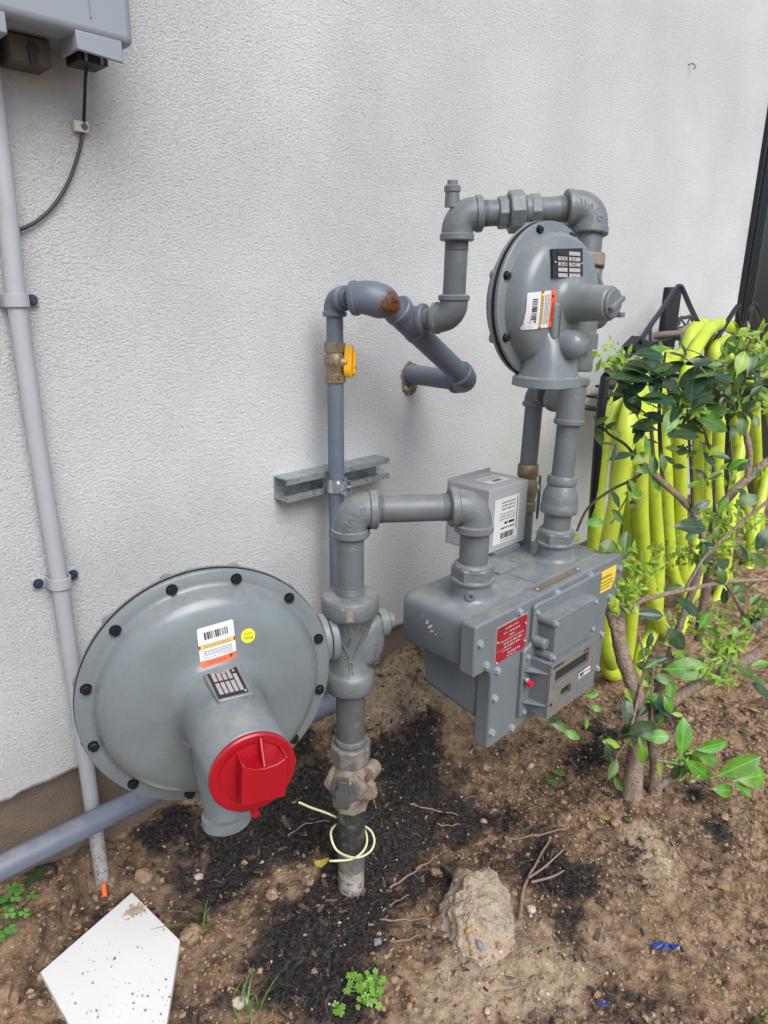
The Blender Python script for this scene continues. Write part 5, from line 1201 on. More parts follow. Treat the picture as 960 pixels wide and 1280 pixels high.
# blue wrappers
def wrapper(name, u, v, L, W, label, seed):
    p = on_ground(u, v, .003); r = random.Random(seed); g = G(); nx, ny = 8, 4; vs = []
    for j in range(ny+1):
        for i in range(nx+1):
            x = (i/nx-.5)*L; y = (j/ny-.5)*W*(1-.5*abs(i/nx-.5)); vs.append(V3((p.x+x*.72+y*.6+r.uniform(-1, 1)*L*.05, p.y-x*.7+y*.7+r.uniform(-1, 1)*L*.05, p.z+.004+r.uniform(0, W*.35))))
    g.add(vs, [(j*(nx+1)+i, j*(nx+1)+i+1, (j+1)*(nx+1)+i+1, (j+1)*(nx+1)+i) for j in range(ny) for i in range(nx)])
    return tag(obj(name, g, M_bluew, smooth=0), label, 'wrapper')
wrapper('wrapper', 831, 1186, .044, .014, 'crumpled shiny blue wrapper on the soil at the lower right', 1)
wrapper('wrapper', 753, 1258, .013, .009, 'tiny scrap of blue foil near the bottom picture edge', 2)

# twigs
def twig(pl, r, label, fork=None, mt=M_twig, lift=.004):
    pts = [on_ground(u, v, lift) for u, v in pl]; pts = [p+Z*.002*math.sin(i*2.1) for i, p in enumerate(smooth_path(pts, 4))]
    g = G().tube(pts, [r*(1-.6*i/len(pts)) for i in range(len(pts))], 7)
    if fork:
        for f in fork:
            q = [on_ground(u, v, lift) for u, v in f]; q[0] = q[0]+Z*.004; q = smooth_path(q, 4); g.tube([p+Z*.004*i/len(q) for i, p in enumerate(q)], [r*.7*(1-.5*i/len(q)) for i in range(len(q))], 6)
    return tag(obj('twig', g, mt), label, 'twig', 'dry twigs scattered on the soil')
twig([(650, 1148), (655, 1110), (668, 1083), (688, 1048)], .0034, 'forked dry twig standing up right of the concrete lump', [[(660, 1100), (680, 1085), (704, 1064)], [(664, 1105), (690, 1097), (705, 1090)]], lift=.008)
twig([(632, 1050), (665, 1045), (706, 1036)], .0026, 'straight dry twig above the forked one, below the meter')
twig([(487, 1110), (510, 1095), (535, 1078), (552, 1066)], .0022, 'thin twig sloping up to the right between riser and concrete lump', [[(520, 1088), (530, 1082), (545, 1098)]])
twig([(513, 1005), (540, 1012), (572, 1018)], .0022, 'long thin twig on the dark soil right of the shutoff valve')
twig([(478, 1139), (495, 1127), (512, 1118)], .0016, 'short twig below the riser foot')
twig([(475, 1150), (505, 1150), (536, 1148)], .0018, 'pale straight twig left of the concrete lump')
twig([(480, 1175), (505, 1176), (525, 1168)], .0020, 'curved brown twig left of the lump base')
twig([(463, 985), (467, 1000), (470, 1010)], .0022, 'short tan twig hanging beside the shutoff valve', lift=.03)
twig([(360, 1045), (382, 1030), (412, 1026)], .0017, 'thin grey twig left of the riser in the mulch')
twig([(838, 1050), (850, 1068), (865, 1085)], .0018, 'thin dark twig right of the bush stump')
twig([(545, 1030), (560, 1032), (575, 1030)], .0018, 'reddish twig on the dark soil below the meter')
twig([(740, 860), (752, 900), (762, 930)], .0014, 'long pale stalk arching down beside the bush', lift=.05)
twig([(890, 890), (915, 903), (935, 915)], .0016, 'dry brown twig on bare soil at the right')
twig([(620, 1242), (650, 1236), (668, 1230)], .0014, 'faint thin twig in the sandy foreground')

# ------------------------------------------------------------------ mulch chips and crumbs (uncountable)
def scatter_chips(name, N, keep, size, mt, label, cat, chip):
    g_v = []; g_f = []; pl = np.stack([rng.uniform(.10, 1.75, N), rng.uniform(-1.0, .02, N)], 1)
    mm, ss = masks(pl[:, 0], pl[:, 1]); w = keep(mm, ss); sel = rng.rand(N) < w; pl = pl[sel]
    hz_ = ground_h(pl[:, 0], pl[:, 1]); nb = 0; V_, F_l = [], []
    for (x, y), h in zip(pl, hz_):
        L = size[0]*math.exp(rng.randn()*.6); L = min(L, size[1]); a = rng.uniform(0, 2*PI)
        if chip:
            W = L*rng.uniform(.10, .34); T = W*rng.uniform(.25, .6); tl = rng.randn()*.28; rl = rng.randn()*.5
            M = Matrix.Translation((x, y, h+T*.3+.0005)) @ Matrix.Rotation(a, 4, 'Z') @ Matrix.Rotation(tl, 4, 'Y') @ Matrix.Rotation(rl, 4, 'X')
            j = lambda s: 1+rng.uniform(-s, s)
            pp = [(-L/2, -W/2*j(.6), -T/2), (L/2*j(.2), -W/2*j(.7), -T/2), (L/2, W/2*j(.6), -T/2), (-L/2*j(.2), W/2, -T/2), (-L/2*.9, -W/2*.8, T/2), (L/2*.85, -W/2*j(.5), T/2), (L/2*.9, W/2*.7, T/2), (-L/2*j(.2), W/2*.8, T/2)]
            b = len(V_); V_ += [tuple(M @ V3(p)) for p in pp]; F_l += [tuple(b+i for i in f) for f in ((0,3,2,1),(4,5,6,7),(0,1,5,4),(1,2,6,5),(2,3,7,6),(3,0,4,7))]
        else:
            b = len(V_); r = L/2
            pp = [(0, 0, 1), (.9, 0, .3), (.28, .85, .3), (-.72, .52, .3), (-.72, -.52, .3), (.28, -.85, .3), (.6, .5, -.6), (-.3, .8, -.6), (-.8, 0, -.6), (-.3, -.8, -.6), (.6, -.5, -.6)]
            M = Matrix.Translation((x, y, h+r*.2)) @ Matrix.Rotation(a, 4, 'Z') @ Matrix.Rotation(rng.uniform(-.6, .6), 4, 'X')
            sy = rng.uniform(.5, 1.0); sz = rng.uniform(.35, .8); V_ += [tuple(M @ (V3((p[0], p[1]*sy, p[2]*sz))*r*rng.uniform(.6, 1.3))) for p in pp]
            F_l += [tuple(b+i for i in f) for f in ((0,1,2),(0,2,3),(0,3,4),(0,4,5),(0,5,1),(1,6,2),(2,6,7),(2,7,3),(3,7,8),(3,8,4),(4,8,9),(4,9,5),(5,9,10),(5,10,1),(1,10,6))]
    g = G(); g.v = V_; g.f = F_l; g.m = [0]*len(F_l)
    o = obj(name, g, mt, smooth=0, fixn=False, kind='stuff'); o['label'] = label; o['category'] = cat
    return o
scatter_chips('mulch', 62000, lambda m, s: .02+.9*m, (.0052, .024), M_mulch, 'loose black bark mulch chips around the riser and under the regulator', 'mulch', True)
scatter_chips('bark_chips', 9000, lambda m, s: .12+.35*m, (.008, .028), M_mulch2, 'scattered brown bark splinters on the soil', 'bark chips', True)
scatter_chips('soil_crumbs', 36000, lambda m, s: .6*(1-m)+.07, (.0036, .015), M_clod, 'loose tan crumbs of soil over the bare ground', 'soil crumbs', False)
scatter_chips('sand_crumbs', 9000, lambda m, s: .1+.5*s, (.0032, .009), M_stone, 'pale sandy grit mixed into the soil', 'grit', False)

# ------------------------------------------------------------------ hose reel hanger, tap and hose
YH = -.05
hg = thing('hose_hanger', (2.23, 0, .9), 'black metal hose hanger with bent wire guards on the wall', 'hose hanger')
pt = P(842, 359, 'y', -.012); pb = P(828, 440, 'y', -.012)
g = G().box((pt.x-.045, -.022, .40), (pt.x+.045, -.001, pt.z)); obj('back_plate', g, M_blkmt, hg, bevel=.003)
def wirep(l, r=.0075, y=None, name='wire_guard'):
    pts = [P(u, v, 'y', yy) for u, v, yy in l]; return obj(name, G().tube(smooth_path(pts, 5), r, 10), M_blkmt, hg)
wirep([(800, 428, -.20), (812, 408, -.17), (830, 383, -.12), (845, 361, -.08), (849, 358, -.08), (853, 361, -.09), (862, 382, -.14), (872, 403, -.20)])
wirep([(892, 434, -.22), (897, 422, -.22), (913, 396, -.22), (921, 384, -.22), (924, 384, -.22), (922, 398, -.22), (927, 408, -.22), (934, 405, -.22), (938, 388, -.22), (943, 381, -.22), (947, 387, -.22), (955, 410, -.20), (962, 430, -.18)])
wirep([(757, 470, -.25), (752, 505, -.25), (747, 560, -.25), (742, 640, -.25), (738, 700, -.25)], .011)
wirep([(757, 470, -.25), (768, 458, -.22), (790, 440, -.18), (802, 430, -.14)], .009)
wirep([(812, 405, -.03), (814, 430, -.05), (812, 445, -.08)], .006)
wirep([(803, 432, -.14), (830, 426, -.10), (862, 421, -.05)], .006, name='cross_bar')
g = G(); a = P(797, 424, 'y', -.2); pts = [P(u, v, 'y', -.20) for u, v in ((803, 420), (817, 432), (819, 446), (796, 442), (790, 434))]
g.add([p for p in pts]+[p+V3((0, .03, 0)) for p in pts], [(0, 1, 2, 3, 4), (9, 8, 7, 6, 5)]+[(k, k+5, (k+1) % 5+5, (k+1) % 5) for k in range(5)]); obj('tray', g, M_blkmt, hg, bevel=.002)
g = G(); l0 = P(800, 446, 'y', -.19)
sad = [V3((l0.x+.0+.75*k/16, -.14, l0.z-.03-.12*((k-8)/8)**2)) for k in range(17)]
for k in range(16): g.box((sad[k].x, -.30, sad[k].z-.006), (sad[k+1].x+.002, -.02, sad[k].z))
obj('saddle', g, M_blkmt, hg)
tap = thing('garden_tap', (2.26, -.02, .9), 'small weathered garden tap with a round black handwheel beside the hanger plate', 'tap')
tc_ = P(858, 408, 'y', -.09)
g = G(); g.tube([V3((tc_.x-.07, -.02, tc_.z-.03)), V3((tc_.x-.04, -.09, tc_.z-.02)), V3((tc_.x-.02, -.10, tc_.z-.07))], .012, 14); g.tube([V3((tc_.x-.04, -.09, tc_.z-.02)), V3((tc_.x, -.10, tc_.z))], .011, 12); obj('tap_body', g, M_brassd, tap)
g = G(); nrm = unit(V3((-.6, -.75, .2))); F = fr(tc_, nrm)
ring = [F @ V3((.030*math.cos(2*PI*k/32)*(1+.1*math.cos(6*2*PI*k/32)), .030*math.sin(2*PI*k/32)*(1+.1*math.cos(6*2*PI*k/32)), 0)) for k in range(32)]
g.tube(ring, .0055, 8, closed=True)
for k in range(6): g.tube([F @ V3((0, 0, 0)), F @ V3((.028*math.cos(k*PI/3), .028*math.sin(k*PI/3), 0))], .003, 6)
g.ball(F, .009); obj('handwheel', g, mat('wheel_paint', (.035, .05, .045), .5, var=.3, vscale=60, bump=.3), tap)
# hose: strands through photo-measured points at real distances from the wall
hose = thing('garden_hose', (2.2, -.2, 0.2), 'long yellow-green garden hose hung in many loops over the black hanger', 'hose')
def hp_(l): return smooth_path([P(u, v, 'y', y) for u, v, y in l], 7)
HR = .0188
coils = [
 [(744, 790, -.28), (742, 720, -.26), (748, 600, -.25), (757, 545, -.25), (772, 500, -.24), (795, 462, -.22), (825, 446, -.2), (850, 448, -.17), (866, 462, -.16), (872, 520, -.16), (872, 640, -.18), (868, 700, -.22), (855, 736, -.26), (842, 720, -.27), (835, 660, -.26), (832, 580, -.25), (828, 500, -.22)],
 [(828, 500, -.22), (812, 470, -.20), (786, 498, -.24), (773, 580, -.26), (768, 680, -.27), (764, 760, -.28), (757, 815, -.29), (762, 840, -.3), (776, 838, -.3), (786, 800, -.30), (792, 700, -.31), (786, 600, -.31), (788, 530, -.3), (802, 480, -.26), (824, 456, -.22)],
 [(824, 456, -.22), (842, 452, -.20), (855, 440, -.2), (864, 418, -.2), (874, 406, -.19), (884, 410, -.17), (888, 430, -.16), (888, 520, -.15), (884, 620, -.17), (880, 700, -.2)],
 [(880, 700, -.20), (866, 745, -.24), (853, 715, -.27), (850, 600, -.28), (852, 510, -.27), (862, 455, -.25), (876, 425, -.23), (890, 409, -.21), (906, 406, -.2), (922, 415, -.18), (934, 432, -.16), (941, 470, -.15), (946, 560, -.16), (950, 660, -.17), (955, 740, -.2)],
 [(893, 470, -.24), (894, 440, -.24), (904, 428, -.22), (922, 427, -.19), (942, 434, -.16), (962, 446, -.14), (985, 470, -.13)],
 [(905, 446, -.20), (925, 443, -.18), (948, 450, -.16), (968, 475, -.15), (972, 540, -.16), (955, 610, -.2), (940, 680, -.23), (930, 740, -.26), (925, 800, -.28)],
 [(897, 450, -.22), (899, 520, -.23), (897, 600, -.24), (903, 660, -.25), (909, 720, -.26), (922, 765, -.26), (934, 735, -.25), (936, 660, -.24), (925, 600, -.22), (920, 520, -.2), (925, 450, -.18)],
 [(936, 455, -.2), (932, 520, -.21), (919, 600, -.24), (912, 660, -.26), (903, 730, -.27), (882, 775, -.28), (866, 770, -.28)],
 [(960, 500, -.18), (972, 580, -.19), (966, 680, -.21), (972, 740, -.22)],
 [(812, 478, -.25), (803, 530, -.32), (800, 600, -.335), (803, 680, -.34), (815, 750, -.345), (832, 790, -.34), (850, 785, -.33), (862, 740, -.31)],
 [(800, 482, -.25), (785, 520, -.32), (776, 600, -.335), (760, 680, -.34), (752, 740, -.34), (752, 800, -.33), (765, 830, -.32)],
 [(822, 470, -.24), (816, 540, -.3), (817, 620, -.31), (822, 700, -.31), (818, 780, -.32), (800, 820, -.32), (790, 870, -.31), (770, 880, -.3)],
]
g = G()
for i, c in enumerate(coils): g.tube(hp_(c), HR, 20)
obj('loops', g, M_hose, hose, smooth=60)
g = G(); hs = P(829, 700, 'y', -.295); S_ = planeS(hs, V3((0, 0, -1)), V3((.72, -.7, 0)), unit(V3((-.72, -.70, 0))))
text_flat(g, 'FLEXZILLA', S_, 0, 0, .12, .012, 0, .006)
obj('hose_print', g, M_bprint, hose, smooth=0, fixn=False)
# brown post foot seen between the loops
q0 = P(838, 633, 'y', -.015)

# ------------------------------------------------------------------ bush
def leafmesh(name, mt, fold=.25, curl=.25, wid=.5, nseg=8):
    """unit leaf: length 1 along +y, midrib x = 0, normal +z"""
    vs = []; fs = []
    for j in range(nseg+1):
        t = j/nseg; w = wid*.5*(math.sin(PI*t**1.15)**.8 if 0 < t < 1 else 0.0)+ (.0 if 0 < j < nseg else .006)
        z0 = -curl*(t-.35)**2
        for i in (-2, -1, 0, 1, 2):
            s = i/2; x = s*w; z = z0 + fold*abs(x)*.9 - .25*x*x*4*wid; z += .012*math.sin(t*17+i)*abs(s)
            vs.append((x, t, z))
    for j in range(nseg):
        for i in range(4):
            a = j*5+i; fs.append((a, a+1, a+6, a+5))
    # petiole
    b = len(vs); vs += [(-.012, -.14, -.03), (.012, -.14, -.03), (.012, .01, 0), (-.012, .01, 0)]; fs.append((b, b+1, b+2, b+3))
    me = bpy.data.meshes.new(name); me.from_pydata(vs, [], fs); me.materials.append(mt); me.polygons.foreach_set('use_smooth', [True]*len(fs)); me.update(); return me
LM = {}
for kname, mt in (('d', M_leafd), ('m', M_leafm), ('b', M_leafb), ('y', M_leafy)):
    LM[kname] = [leafmesh('leaf', mt, .30, .25, .52), leafmesh('leaf', mt, .15, .45, .60), leafmesh('leaf', mt, .45, .10, .46)]
bush = thing('shrub', (1.216, -.566, 0), 'leafy green shrub with cut-back brown branches growing right of the meter', 'shrub')
def dep(v): return 1.20 + (v-450)*(.24/555)
def B(u, v, o=0.0): return D(u, v, dep(v)+o)
branches = []
def branch(l, r0, r1, o=0.0, mt=M_bark, name='branch', endcut=True):
    pts = smooth_path([B(a[0], a[1], o+(a[2] if len(a) > 2 else 0)) for a in l], 5); n = len(pts)
    rr = [(r0+(r1-r0)*i/(n-1))*(1+.10*mnoise.noise(V3((i*.7, r0*999, 0)))) for i in range(n)]
    gb = G().tube(pts, rr, 14 if r0 > .004 else 6)
    if r0 > .004:
        nv_ = []
        for i, q in enumerate(gb.v):
            c = pts[i//14]; q = V3(q); e = mnoise.noise(q*55)*.16 + mnoise.noise(q*170)*.12; nv_.append(tuple(q+(q-c)*e))
        gb.v = nv_
    ob = obj(name, gb, mt, bush, smooth=60); branches.append((pts, r1)); return ob
branch([(786, 1022), (790, 985), (795, 945), (797, 905)], .021, .016, name='trunk')
branch([(817, 1000), (820, 975), (818, 940), (810, 905)], .015, .011, .01, name='trunk')
branch([(798, 910), (800, 885), (792, 858), (780, 825), (773, 795), (773, 768)], .0165, .0135)
branch([(770, 792), (762, 768), (746, 742)], .0085, .0065, -.005)
branch([(800, 915), (822, 890), (845, 872), (880, 851), (917, 833), (950, 815)], .0125, .0105, .01)
branch([(820, 985), (835, 975), (856, 965, .02)], .009, .006)
branch([(785, 762), (800, 752), (830, 743), (859, 737), (905, 728), (970, 724)], .0045, .0035, -.03)
branch([(856, 738), (868, 716), (882, 695), (919, 660), (970, 618)], .0035, .0028, -.03)
branch([(810, 900), (828, 850), (850, 780), (872, 720), (880, 680), (870, 645), (850, 622), (833, 607), (812, 587), (798, 576)], .008, .0058, .03)
branch([(798, 576), (782, 556), (763, 544), (750, 530), (742, 520)], .003, .0014, .02, M_stem)
branch([(721, 664), (735, 635), (763, 613), (790, 600), (804, 590)], .0022, .0030, .02, M_stem)
branch([(795, 600), (782, 625), (764, 655)], .0020, .0010, .02, M_stem)
branch([(872, 800), (885, 720), (893, 650), (915, 617), (934, 599), (960, 576), (985, 560)], .0085, .0070, .05)
branch([(934, 597), (937, 570), (932, 540), (922, 515), (905, 500), (890, 490)], .0065, .0045, .05)
branch([(931, 535), (930, 490), (932, 446), (940, 420)], .0045, .0025, .04)
branch([(829, 605), (826, 570), (824, 515), (828, 470), (832, 440)], .0045, .0018, .03, M_stem)
branch([(818, 590), (815, 550), (812, 515)], .0042, .0030, .03)
branch([(866, 638), (864, 590), (861, 545), (858, 500)], .0034, .0016, .02, M_stem)
branch([(893, 640), (892, 590), (884, 550), (872, 520)], .0026, .0014, .02, M_stem)
branch([(935, 520), (948, 490), (958, 470)], .0020, .0010, .03)
branch([(915, 470), (925, 440), (935, 420)], .0020, .0010, .03, M_stem)
branch([(960, 750), (934, 781), (905, 800)], .0055, .0035, .03, M_stem)
branch([(934, 781), (917, 744), (893, 715), (864, 689)], .0045, .0030, .04)
branch([(790, 905), (800, 860), (806, 830), (798, 790)], .0030, .0018, -.02)
branch([(815, 900), (815, 860), (818, 820)], .0022, .0014, -.02)
branch([(800, 885), (812, 855), (822, 820), (835, 790)], .0022, .0012, -.01)
branch([(820, 950), (850, 955), (880, 965), (915, 985)], .0024, .0014, -.05)
branch([(770, 947), (778, 935), (790, 920)], .0018, .0012, -.03)
CY = V3((ax.x, ax.y, ax.z)); CUY = V3((ay.x, ay.y, ay.z)); CZ = V3((az.x, az.y, az.z))   # picture right, up and towards the viewer, as plain world directions
nleaf = [0]
def leaf_at(u, v, Lpx, ang, kind, o=0.0, tilt=None, roll=None, r_=random):
    dpt = dep(v)+o; p = D(u, v, dpt); L = Lpx*dpt/FOC
    a = math.radians(ang); d = CY*math.cos(a) + CUY*math.sin(a)
    t = r_.uniform(-.45, .45) if tilt is None else tilt; rl = r_.uniform(-.5, .5) if roll is None else roll
    nr = unit(CZ*math.cos(t) + Z*.55) if v > 560 else unit(CZ*(.42+.25*t) + Z + CY*r_.uniform(-.4, .4)); d = unit(d + CZ*math.sin(t)*.6); x = unit(d.cross(nr)); nr = unit(x.cross(d))
    M = Matrix((x, d, nr)).transposed().to_4x4() @ Matrix.Rotation(rl, 4, 'Y'); L *= .94; M = Matrix.Translation(p - d*L*.5) @ M @ Matrix.Diagonal((L*r_.uniform(.78, 1.05), L, L, 1))
    inst('leaf', r_.choice(LM[kind]), M, bush); nleaf[0] += 1
rl_ = random.Random(12)
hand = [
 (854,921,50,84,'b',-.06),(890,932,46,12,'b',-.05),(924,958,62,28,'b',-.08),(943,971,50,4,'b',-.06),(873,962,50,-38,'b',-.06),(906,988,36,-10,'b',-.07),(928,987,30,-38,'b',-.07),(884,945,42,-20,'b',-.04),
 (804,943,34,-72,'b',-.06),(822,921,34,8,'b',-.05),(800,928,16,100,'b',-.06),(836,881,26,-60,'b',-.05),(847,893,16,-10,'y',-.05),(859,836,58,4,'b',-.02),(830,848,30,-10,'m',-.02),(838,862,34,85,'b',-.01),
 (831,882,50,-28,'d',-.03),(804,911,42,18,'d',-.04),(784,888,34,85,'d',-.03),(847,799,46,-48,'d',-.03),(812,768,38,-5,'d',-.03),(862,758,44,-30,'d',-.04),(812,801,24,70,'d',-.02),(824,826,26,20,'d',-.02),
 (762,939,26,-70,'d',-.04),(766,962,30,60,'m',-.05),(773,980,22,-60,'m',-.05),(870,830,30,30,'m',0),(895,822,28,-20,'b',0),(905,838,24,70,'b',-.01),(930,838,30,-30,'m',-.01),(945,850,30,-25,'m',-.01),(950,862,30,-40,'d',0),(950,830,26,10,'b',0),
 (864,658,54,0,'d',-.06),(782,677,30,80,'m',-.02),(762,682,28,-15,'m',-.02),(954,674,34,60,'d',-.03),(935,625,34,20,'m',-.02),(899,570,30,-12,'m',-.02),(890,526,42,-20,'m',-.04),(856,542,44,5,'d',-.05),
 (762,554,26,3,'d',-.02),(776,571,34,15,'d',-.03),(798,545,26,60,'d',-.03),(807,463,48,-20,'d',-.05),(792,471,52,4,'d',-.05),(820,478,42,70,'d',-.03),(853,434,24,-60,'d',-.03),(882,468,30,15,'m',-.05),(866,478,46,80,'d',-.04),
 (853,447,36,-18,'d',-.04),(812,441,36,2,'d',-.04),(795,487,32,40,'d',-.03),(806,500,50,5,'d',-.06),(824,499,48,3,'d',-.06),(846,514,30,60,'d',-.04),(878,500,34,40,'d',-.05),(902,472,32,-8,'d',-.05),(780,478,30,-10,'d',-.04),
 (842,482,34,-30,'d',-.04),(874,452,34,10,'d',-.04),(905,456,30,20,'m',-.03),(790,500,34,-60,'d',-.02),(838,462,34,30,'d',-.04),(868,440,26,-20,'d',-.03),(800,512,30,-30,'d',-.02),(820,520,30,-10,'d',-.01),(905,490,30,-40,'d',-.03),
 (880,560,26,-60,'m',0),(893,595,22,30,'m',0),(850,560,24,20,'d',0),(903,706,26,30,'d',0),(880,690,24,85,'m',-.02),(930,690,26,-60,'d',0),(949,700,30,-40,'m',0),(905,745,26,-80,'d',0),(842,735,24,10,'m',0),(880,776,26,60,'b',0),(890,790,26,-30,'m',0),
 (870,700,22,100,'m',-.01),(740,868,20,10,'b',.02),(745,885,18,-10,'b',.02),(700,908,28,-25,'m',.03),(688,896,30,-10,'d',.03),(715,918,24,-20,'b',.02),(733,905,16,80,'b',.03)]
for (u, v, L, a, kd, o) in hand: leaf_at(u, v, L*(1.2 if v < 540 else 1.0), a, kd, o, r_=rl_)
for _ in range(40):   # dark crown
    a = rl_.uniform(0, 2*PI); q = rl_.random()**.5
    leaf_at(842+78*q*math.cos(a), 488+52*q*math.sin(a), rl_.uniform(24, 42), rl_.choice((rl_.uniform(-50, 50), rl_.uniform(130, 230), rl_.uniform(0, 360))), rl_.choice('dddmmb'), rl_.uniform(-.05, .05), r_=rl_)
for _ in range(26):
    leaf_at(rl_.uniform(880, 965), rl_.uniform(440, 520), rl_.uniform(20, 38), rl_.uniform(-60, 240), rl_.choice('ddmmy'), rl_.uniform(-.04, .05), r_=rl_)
# leaves along the branches
for _ in range(150):
    pts, _r = branches[rl_.choice(range(8, len(branches)))]
    p = rl_.choice(pts); q = m.inverted() @ p; u = 480+q.x/-q.z*FOC; v = 640-q.y/-q.z*FOC
    if v > 960 or u > 985: continue
    top_ = v < 540
    leaf_at(u+rl_.uniform(-16, 16), v+rl_.uniform(-14, 14), rl_.uniform(15, 30) if not top_ else rl_.uniform(16, 34), rl_.uniform(0, 360), rl_.choice('ddmmy' if top_ else 'mmbyd'), rl_.uniform(-.04, .04), r_=rl_)
# dense tufts of young leaves, too many to count
def tuft(u, v, n, spread, Lpx, o=0.0, up_=.6):
    out = []
    for k in range(n):
        dpt = dep(v)+o; p = D(u+rl_.gauss(0, spread), v+rl_.gauss(0, spread*.6), dpt+rl_.uniform(-.012, .012)); L = Lpx*rl_.uniform(.6, 1.3)*dpt/FOC
        a = rl_.uniform(0, 2*PI); d = unit(CY*math.cos(a)+CUY*(math.sin(a)+up_)+CZ*rl_.uniform(-.3, .8)); nr = unit(CZ+Z*.6+CY*rl_.uniform(-.6, .6)); x = unit(d.cross(nr)); nr = unit(x.cross(d)); w = L*.19
        out += [([p, p+d*L*.45+x*w+nr*w*.5, p+d*L, p+d*L*.45-x*w+nr*w*.5, p+d*L*.5], [(0, 1, 4), (1, 2, 4), (2, 3, 4), (3, 0, 4)])]
    return out
T = []
for (u, v, n, s, L, o) in ((741, 731, 40, 9, 15, -.02), (778, 748, 60, 11, 15, -.02), (789, 738, 25, 8, 12, -.03), (905, 815, 45, 12, 14, -.01), (917, 800, 35, 12, 13, 0), (885, 838, 25, 9, 12, -.02), (905, 852, 25, 8, 12, -.02), (945, 765, 25, 8, 13, .02), (845, 950, 14, 9, 9, -.06), (868, 968, 10, 9, 9, -.06),
        (935, 425, 26, 12, 18, 0), (950, 440, 30, 12, 18, .02), (925, 452, 30, 14, 16, .01), (895, 466, 20, 12, 15, .0), (858, 500, 30, 10, 16, -.03), (872, 512, 22, 9, 15, -.03), (775, 450, 26, 14, 14, 0), (760, 440, 14, 10, 10, 0), (768, 462, 16, 10, 12, 0), (940, 455, 20, 14, 14, .02),
        (780, 690, 26, 14, 13, .02), (800, 715, 40, 18, 13, .03), (830, 700, 30, 16, 13, .04), (870, 690, 40, 18, 13, .03), (900, 675, 50, 20, 13, .03), (930, 655, 40, 18, 13, .03), (945, 690, 40, 18, 13, .03), (890, 650, 30, 15, 13, .03), (915, 720, 30, 16, 12, .03), (860, 780, 30, 16, 12, .03), (840, 810, 24, 14, 12, .03), (890, 780, 36, 16, 13, .03), (900, 600, 20, 14, 13, .03), (925, 510, 20, 12, 15, .0), (950, 500, 20, 12, 15, .02), (745, 455, 8, 8, 9, 0)):
    T += tuft(u, v, n, s, L, o)
g = G()
for vs, fs in T: g.add(vs, fs)
obj('young_leaves', g, [leafmat('young_leaf', (.24, .40, .045), .42)], bush, smooth=60, fixn=False, kind='stuff')

# ------------------------------------------------------------------ fallen leaves and weeds
LMo = leafmesh('fallen_leaf', M_leafo, .1, .2, .6); LMg = leafmesh('fallen_leaf', M_leafm, .1, .2, .5)
for (u, v, L, a, me_, lb) in ((708, 970, .034, 20, LMg, 'fresh green fallen leaf on the soil under the meter'), (683, 970, .045, 150, LMg, 'dull green leaf half buried under the meter front'), (911, 1107, .024, 60, LMo, 'yellow-green fallen leaf on bare soil at the right'),
        (748, 1020, .026, 200, LMo, 'curled pale green leaf in front of the stump'), (785, 1021, .016, 100, LMg, 'small green leaf beside the stump foot'), (925, 912, .026, 170, LMg, 'grey-green dry leaf on the soil at the far right'), (950, 890, .024, 10, LMo, 'pale leaf at the right edge of the soil'), (840, 975, .022, 10, LMo, 'greyish dry leaf right of the stump')):
    p = on_ground(u, v, .006); a = math.radians(a)
    o = inst('fallen_leaf', me_, Matrix.Translation(p) @ Matrix.Rotation(a, 4, 'Z') @ Matrix.Rotation(.2, 4, 'X') @ Matrix.Diagonal((L, L, L, 1)), None); tag(o, lb, 'leaf')
def blades(u, v, n, Lm, label, lean=(0, 0), seed=1, spread=.012):
    r = random.Random(seed); p = on_ground(u, v); g = G()
    for k in range(n):
        L = Lm*r.uniform(.5, 1.1); a = r.uniform(0, 2*PI); dx = V3((math.cos(a), math.sin(a), 0)); bend = r.uniform(.15, .9); b = p+V3((r.gauss(0, spread), r.gauss(0, spread), -.004)); w = .0021; sd = dx.cross(Z)
        vs = []
        for j in range(7):
            t = j/6; q = b + Z*L*(t-.45*bend*t*t) + dx*L*bend*t*t*.9 + V3((lean[0], lean[1], 0))*L*t*t; ww = w*(1-t)**.7+.0002
            vs += [q-sd*ww, q+Z*-.0004, q+sd*ww]
        g.add(vs, [(j*3+i, j*3+i+1, j*3+i+4, j*3+i+3) for j in range(6) for i in range(2)])
    return tag(obj('grass_tuft', g, M_grass, smooth=60, fixn=False), label, 'grass')
blades(258, 1160, 9, .070, 'tall thin grass tuft in the mulch between board and riser', (-.2, .1), 3)
blades(308, 1272, 12, .050, 'low grass tuft at the bottom edge right of the white board', (.3, 0), 5, .014)
blades(950, 1276, 6, .03, 'tip of a green blade in the bottom right corner', (.3, 0), 6)
blades(683, 1075, 4, .035, 'few short grass blades by the forked twig', (0, 0), 9, .004)
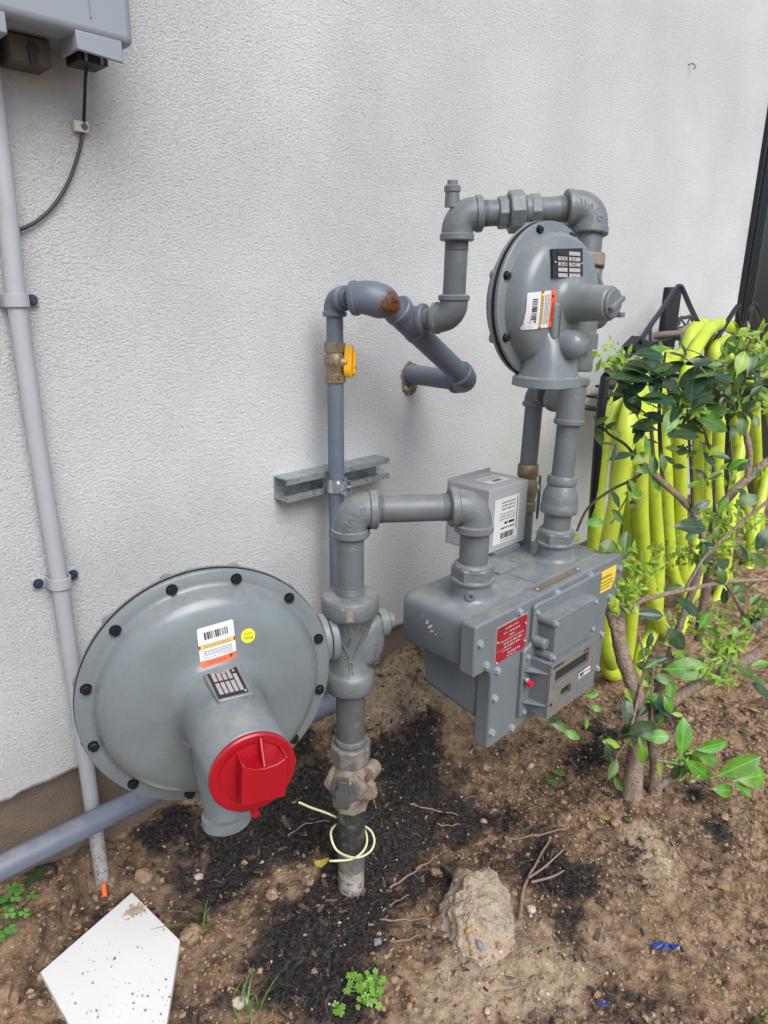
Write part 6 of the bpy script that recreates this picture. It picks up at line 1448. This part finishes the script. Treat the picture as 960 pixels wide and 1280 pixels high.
def weed(name, u, v, n, R, Ls, mt, label, seed, lobes=3, h=.02):
    r = random.Random(seed); p = on_ground(u, v); t = thing(name, p, label, 'weed'); g = G()
    heads = []
    for k in range(n):
        a = r.uniform(0, 2*PI); q = r.random()**.6*R; top_ = p+V3((math.cos(a)*q, math.sin(a)*q, h*r.uniform(.5, 1.4))); heads.append(top_); g.tube([p+V3((math.cos(a)*q*.2, math.sin(a)*q*.2, -.003)), (p+top_)/2+Z*.004, top_], .0007, 5)
    obj('stems', g, mat('weed_stem', (.10, .17, .04), .5), t)
    g = G()
    for c in heads:
        a0 = r.uniform(0, 6); L = Ls*r.uniform(.7, 1.2); nr = unit(Z+V3((r.uniform(-.4, .4), r.uniform(-.6, .1), 0)))
        for j in range(lobes):
            a = a0+2*PI*j/lobes; d = V3((math.cos(a), math.sin(a), 0)); d = unit(d-d.dot(nr)*nr); x = d.cross(nr); b = c; w = L*(.48 if lobes == 3 else .30)
            g.add([b, b+d*L*.45+x*w, b+d*L*.85+x*w*.9, b+d*L*.92, b+d*L*.85-x*w*.9, b+d*L*.45-x*w, b+d*L*.5-nr*L*.06], [(0, 1, 6), (1, 2, 6), (2, 3, 6), (3, 4, 6), (4, 5, 6), (5, 0, 6)])
    obj('leaves', g, mt, t, smooth=60, fixn=False); return t
weed('clover', 14, 1150, 16, .040, .0095, M_weed, 'clover-like weed patch at the left edge beside the conduit', 1)
weed('clover', 62, 1142, 2, .006, .009, M_weed, 'single clover sprig left of the white board tip', 2)
weed('clover', 37, 1200, 2, .006, .009, M_weed, 'single clover sprig at the left corner of the white board', 3)
weed('clover', 5, 1185, 3, .01, .009, M_weed, 'small clover sprigs at the left picture edge', 5)
weed('clover', 292, 1128, 1, .003, .006, M_weed, 'tiny green seedling in the mulch below the red cap', 6)
weed('clover', 425, 1268, 6, .012, .0055, M_fern, 'little green weed at the bottom edge under the feathery one', 8, 5, .01)
weed('feathery_weed', 458, 1244, 46, .030, .0062, M_fern, 'bright green feathery weed at the bottom centre', 4, 5, .016)
# broad weed leaf at the left edge
p = on_ground(42, 1108, .014); bw = thing('broad_weed', p, 'dark broad-leaved weed at the left edge below the blue-grey pipe', 'weed')
LMw = leafmesh('leaf', M_leafd, .2, .2, .5)
for k, (dx, a, L) in enumerate(((0, -70, .045), (-.03, 120, .03), (-.035, -150, .03))):
    inst('leaf', LMw, Matrix.Translation(p+V3((dx-.012, .006, 0))) @ Matrix.Rotation(math.radians(a), 4, 'Z') @ Matrix.Rotation(.25, 4, 'X') @ Matrix.Diagonal((L, L, L, 1)), bw)
print('leaves', nleaf[0])
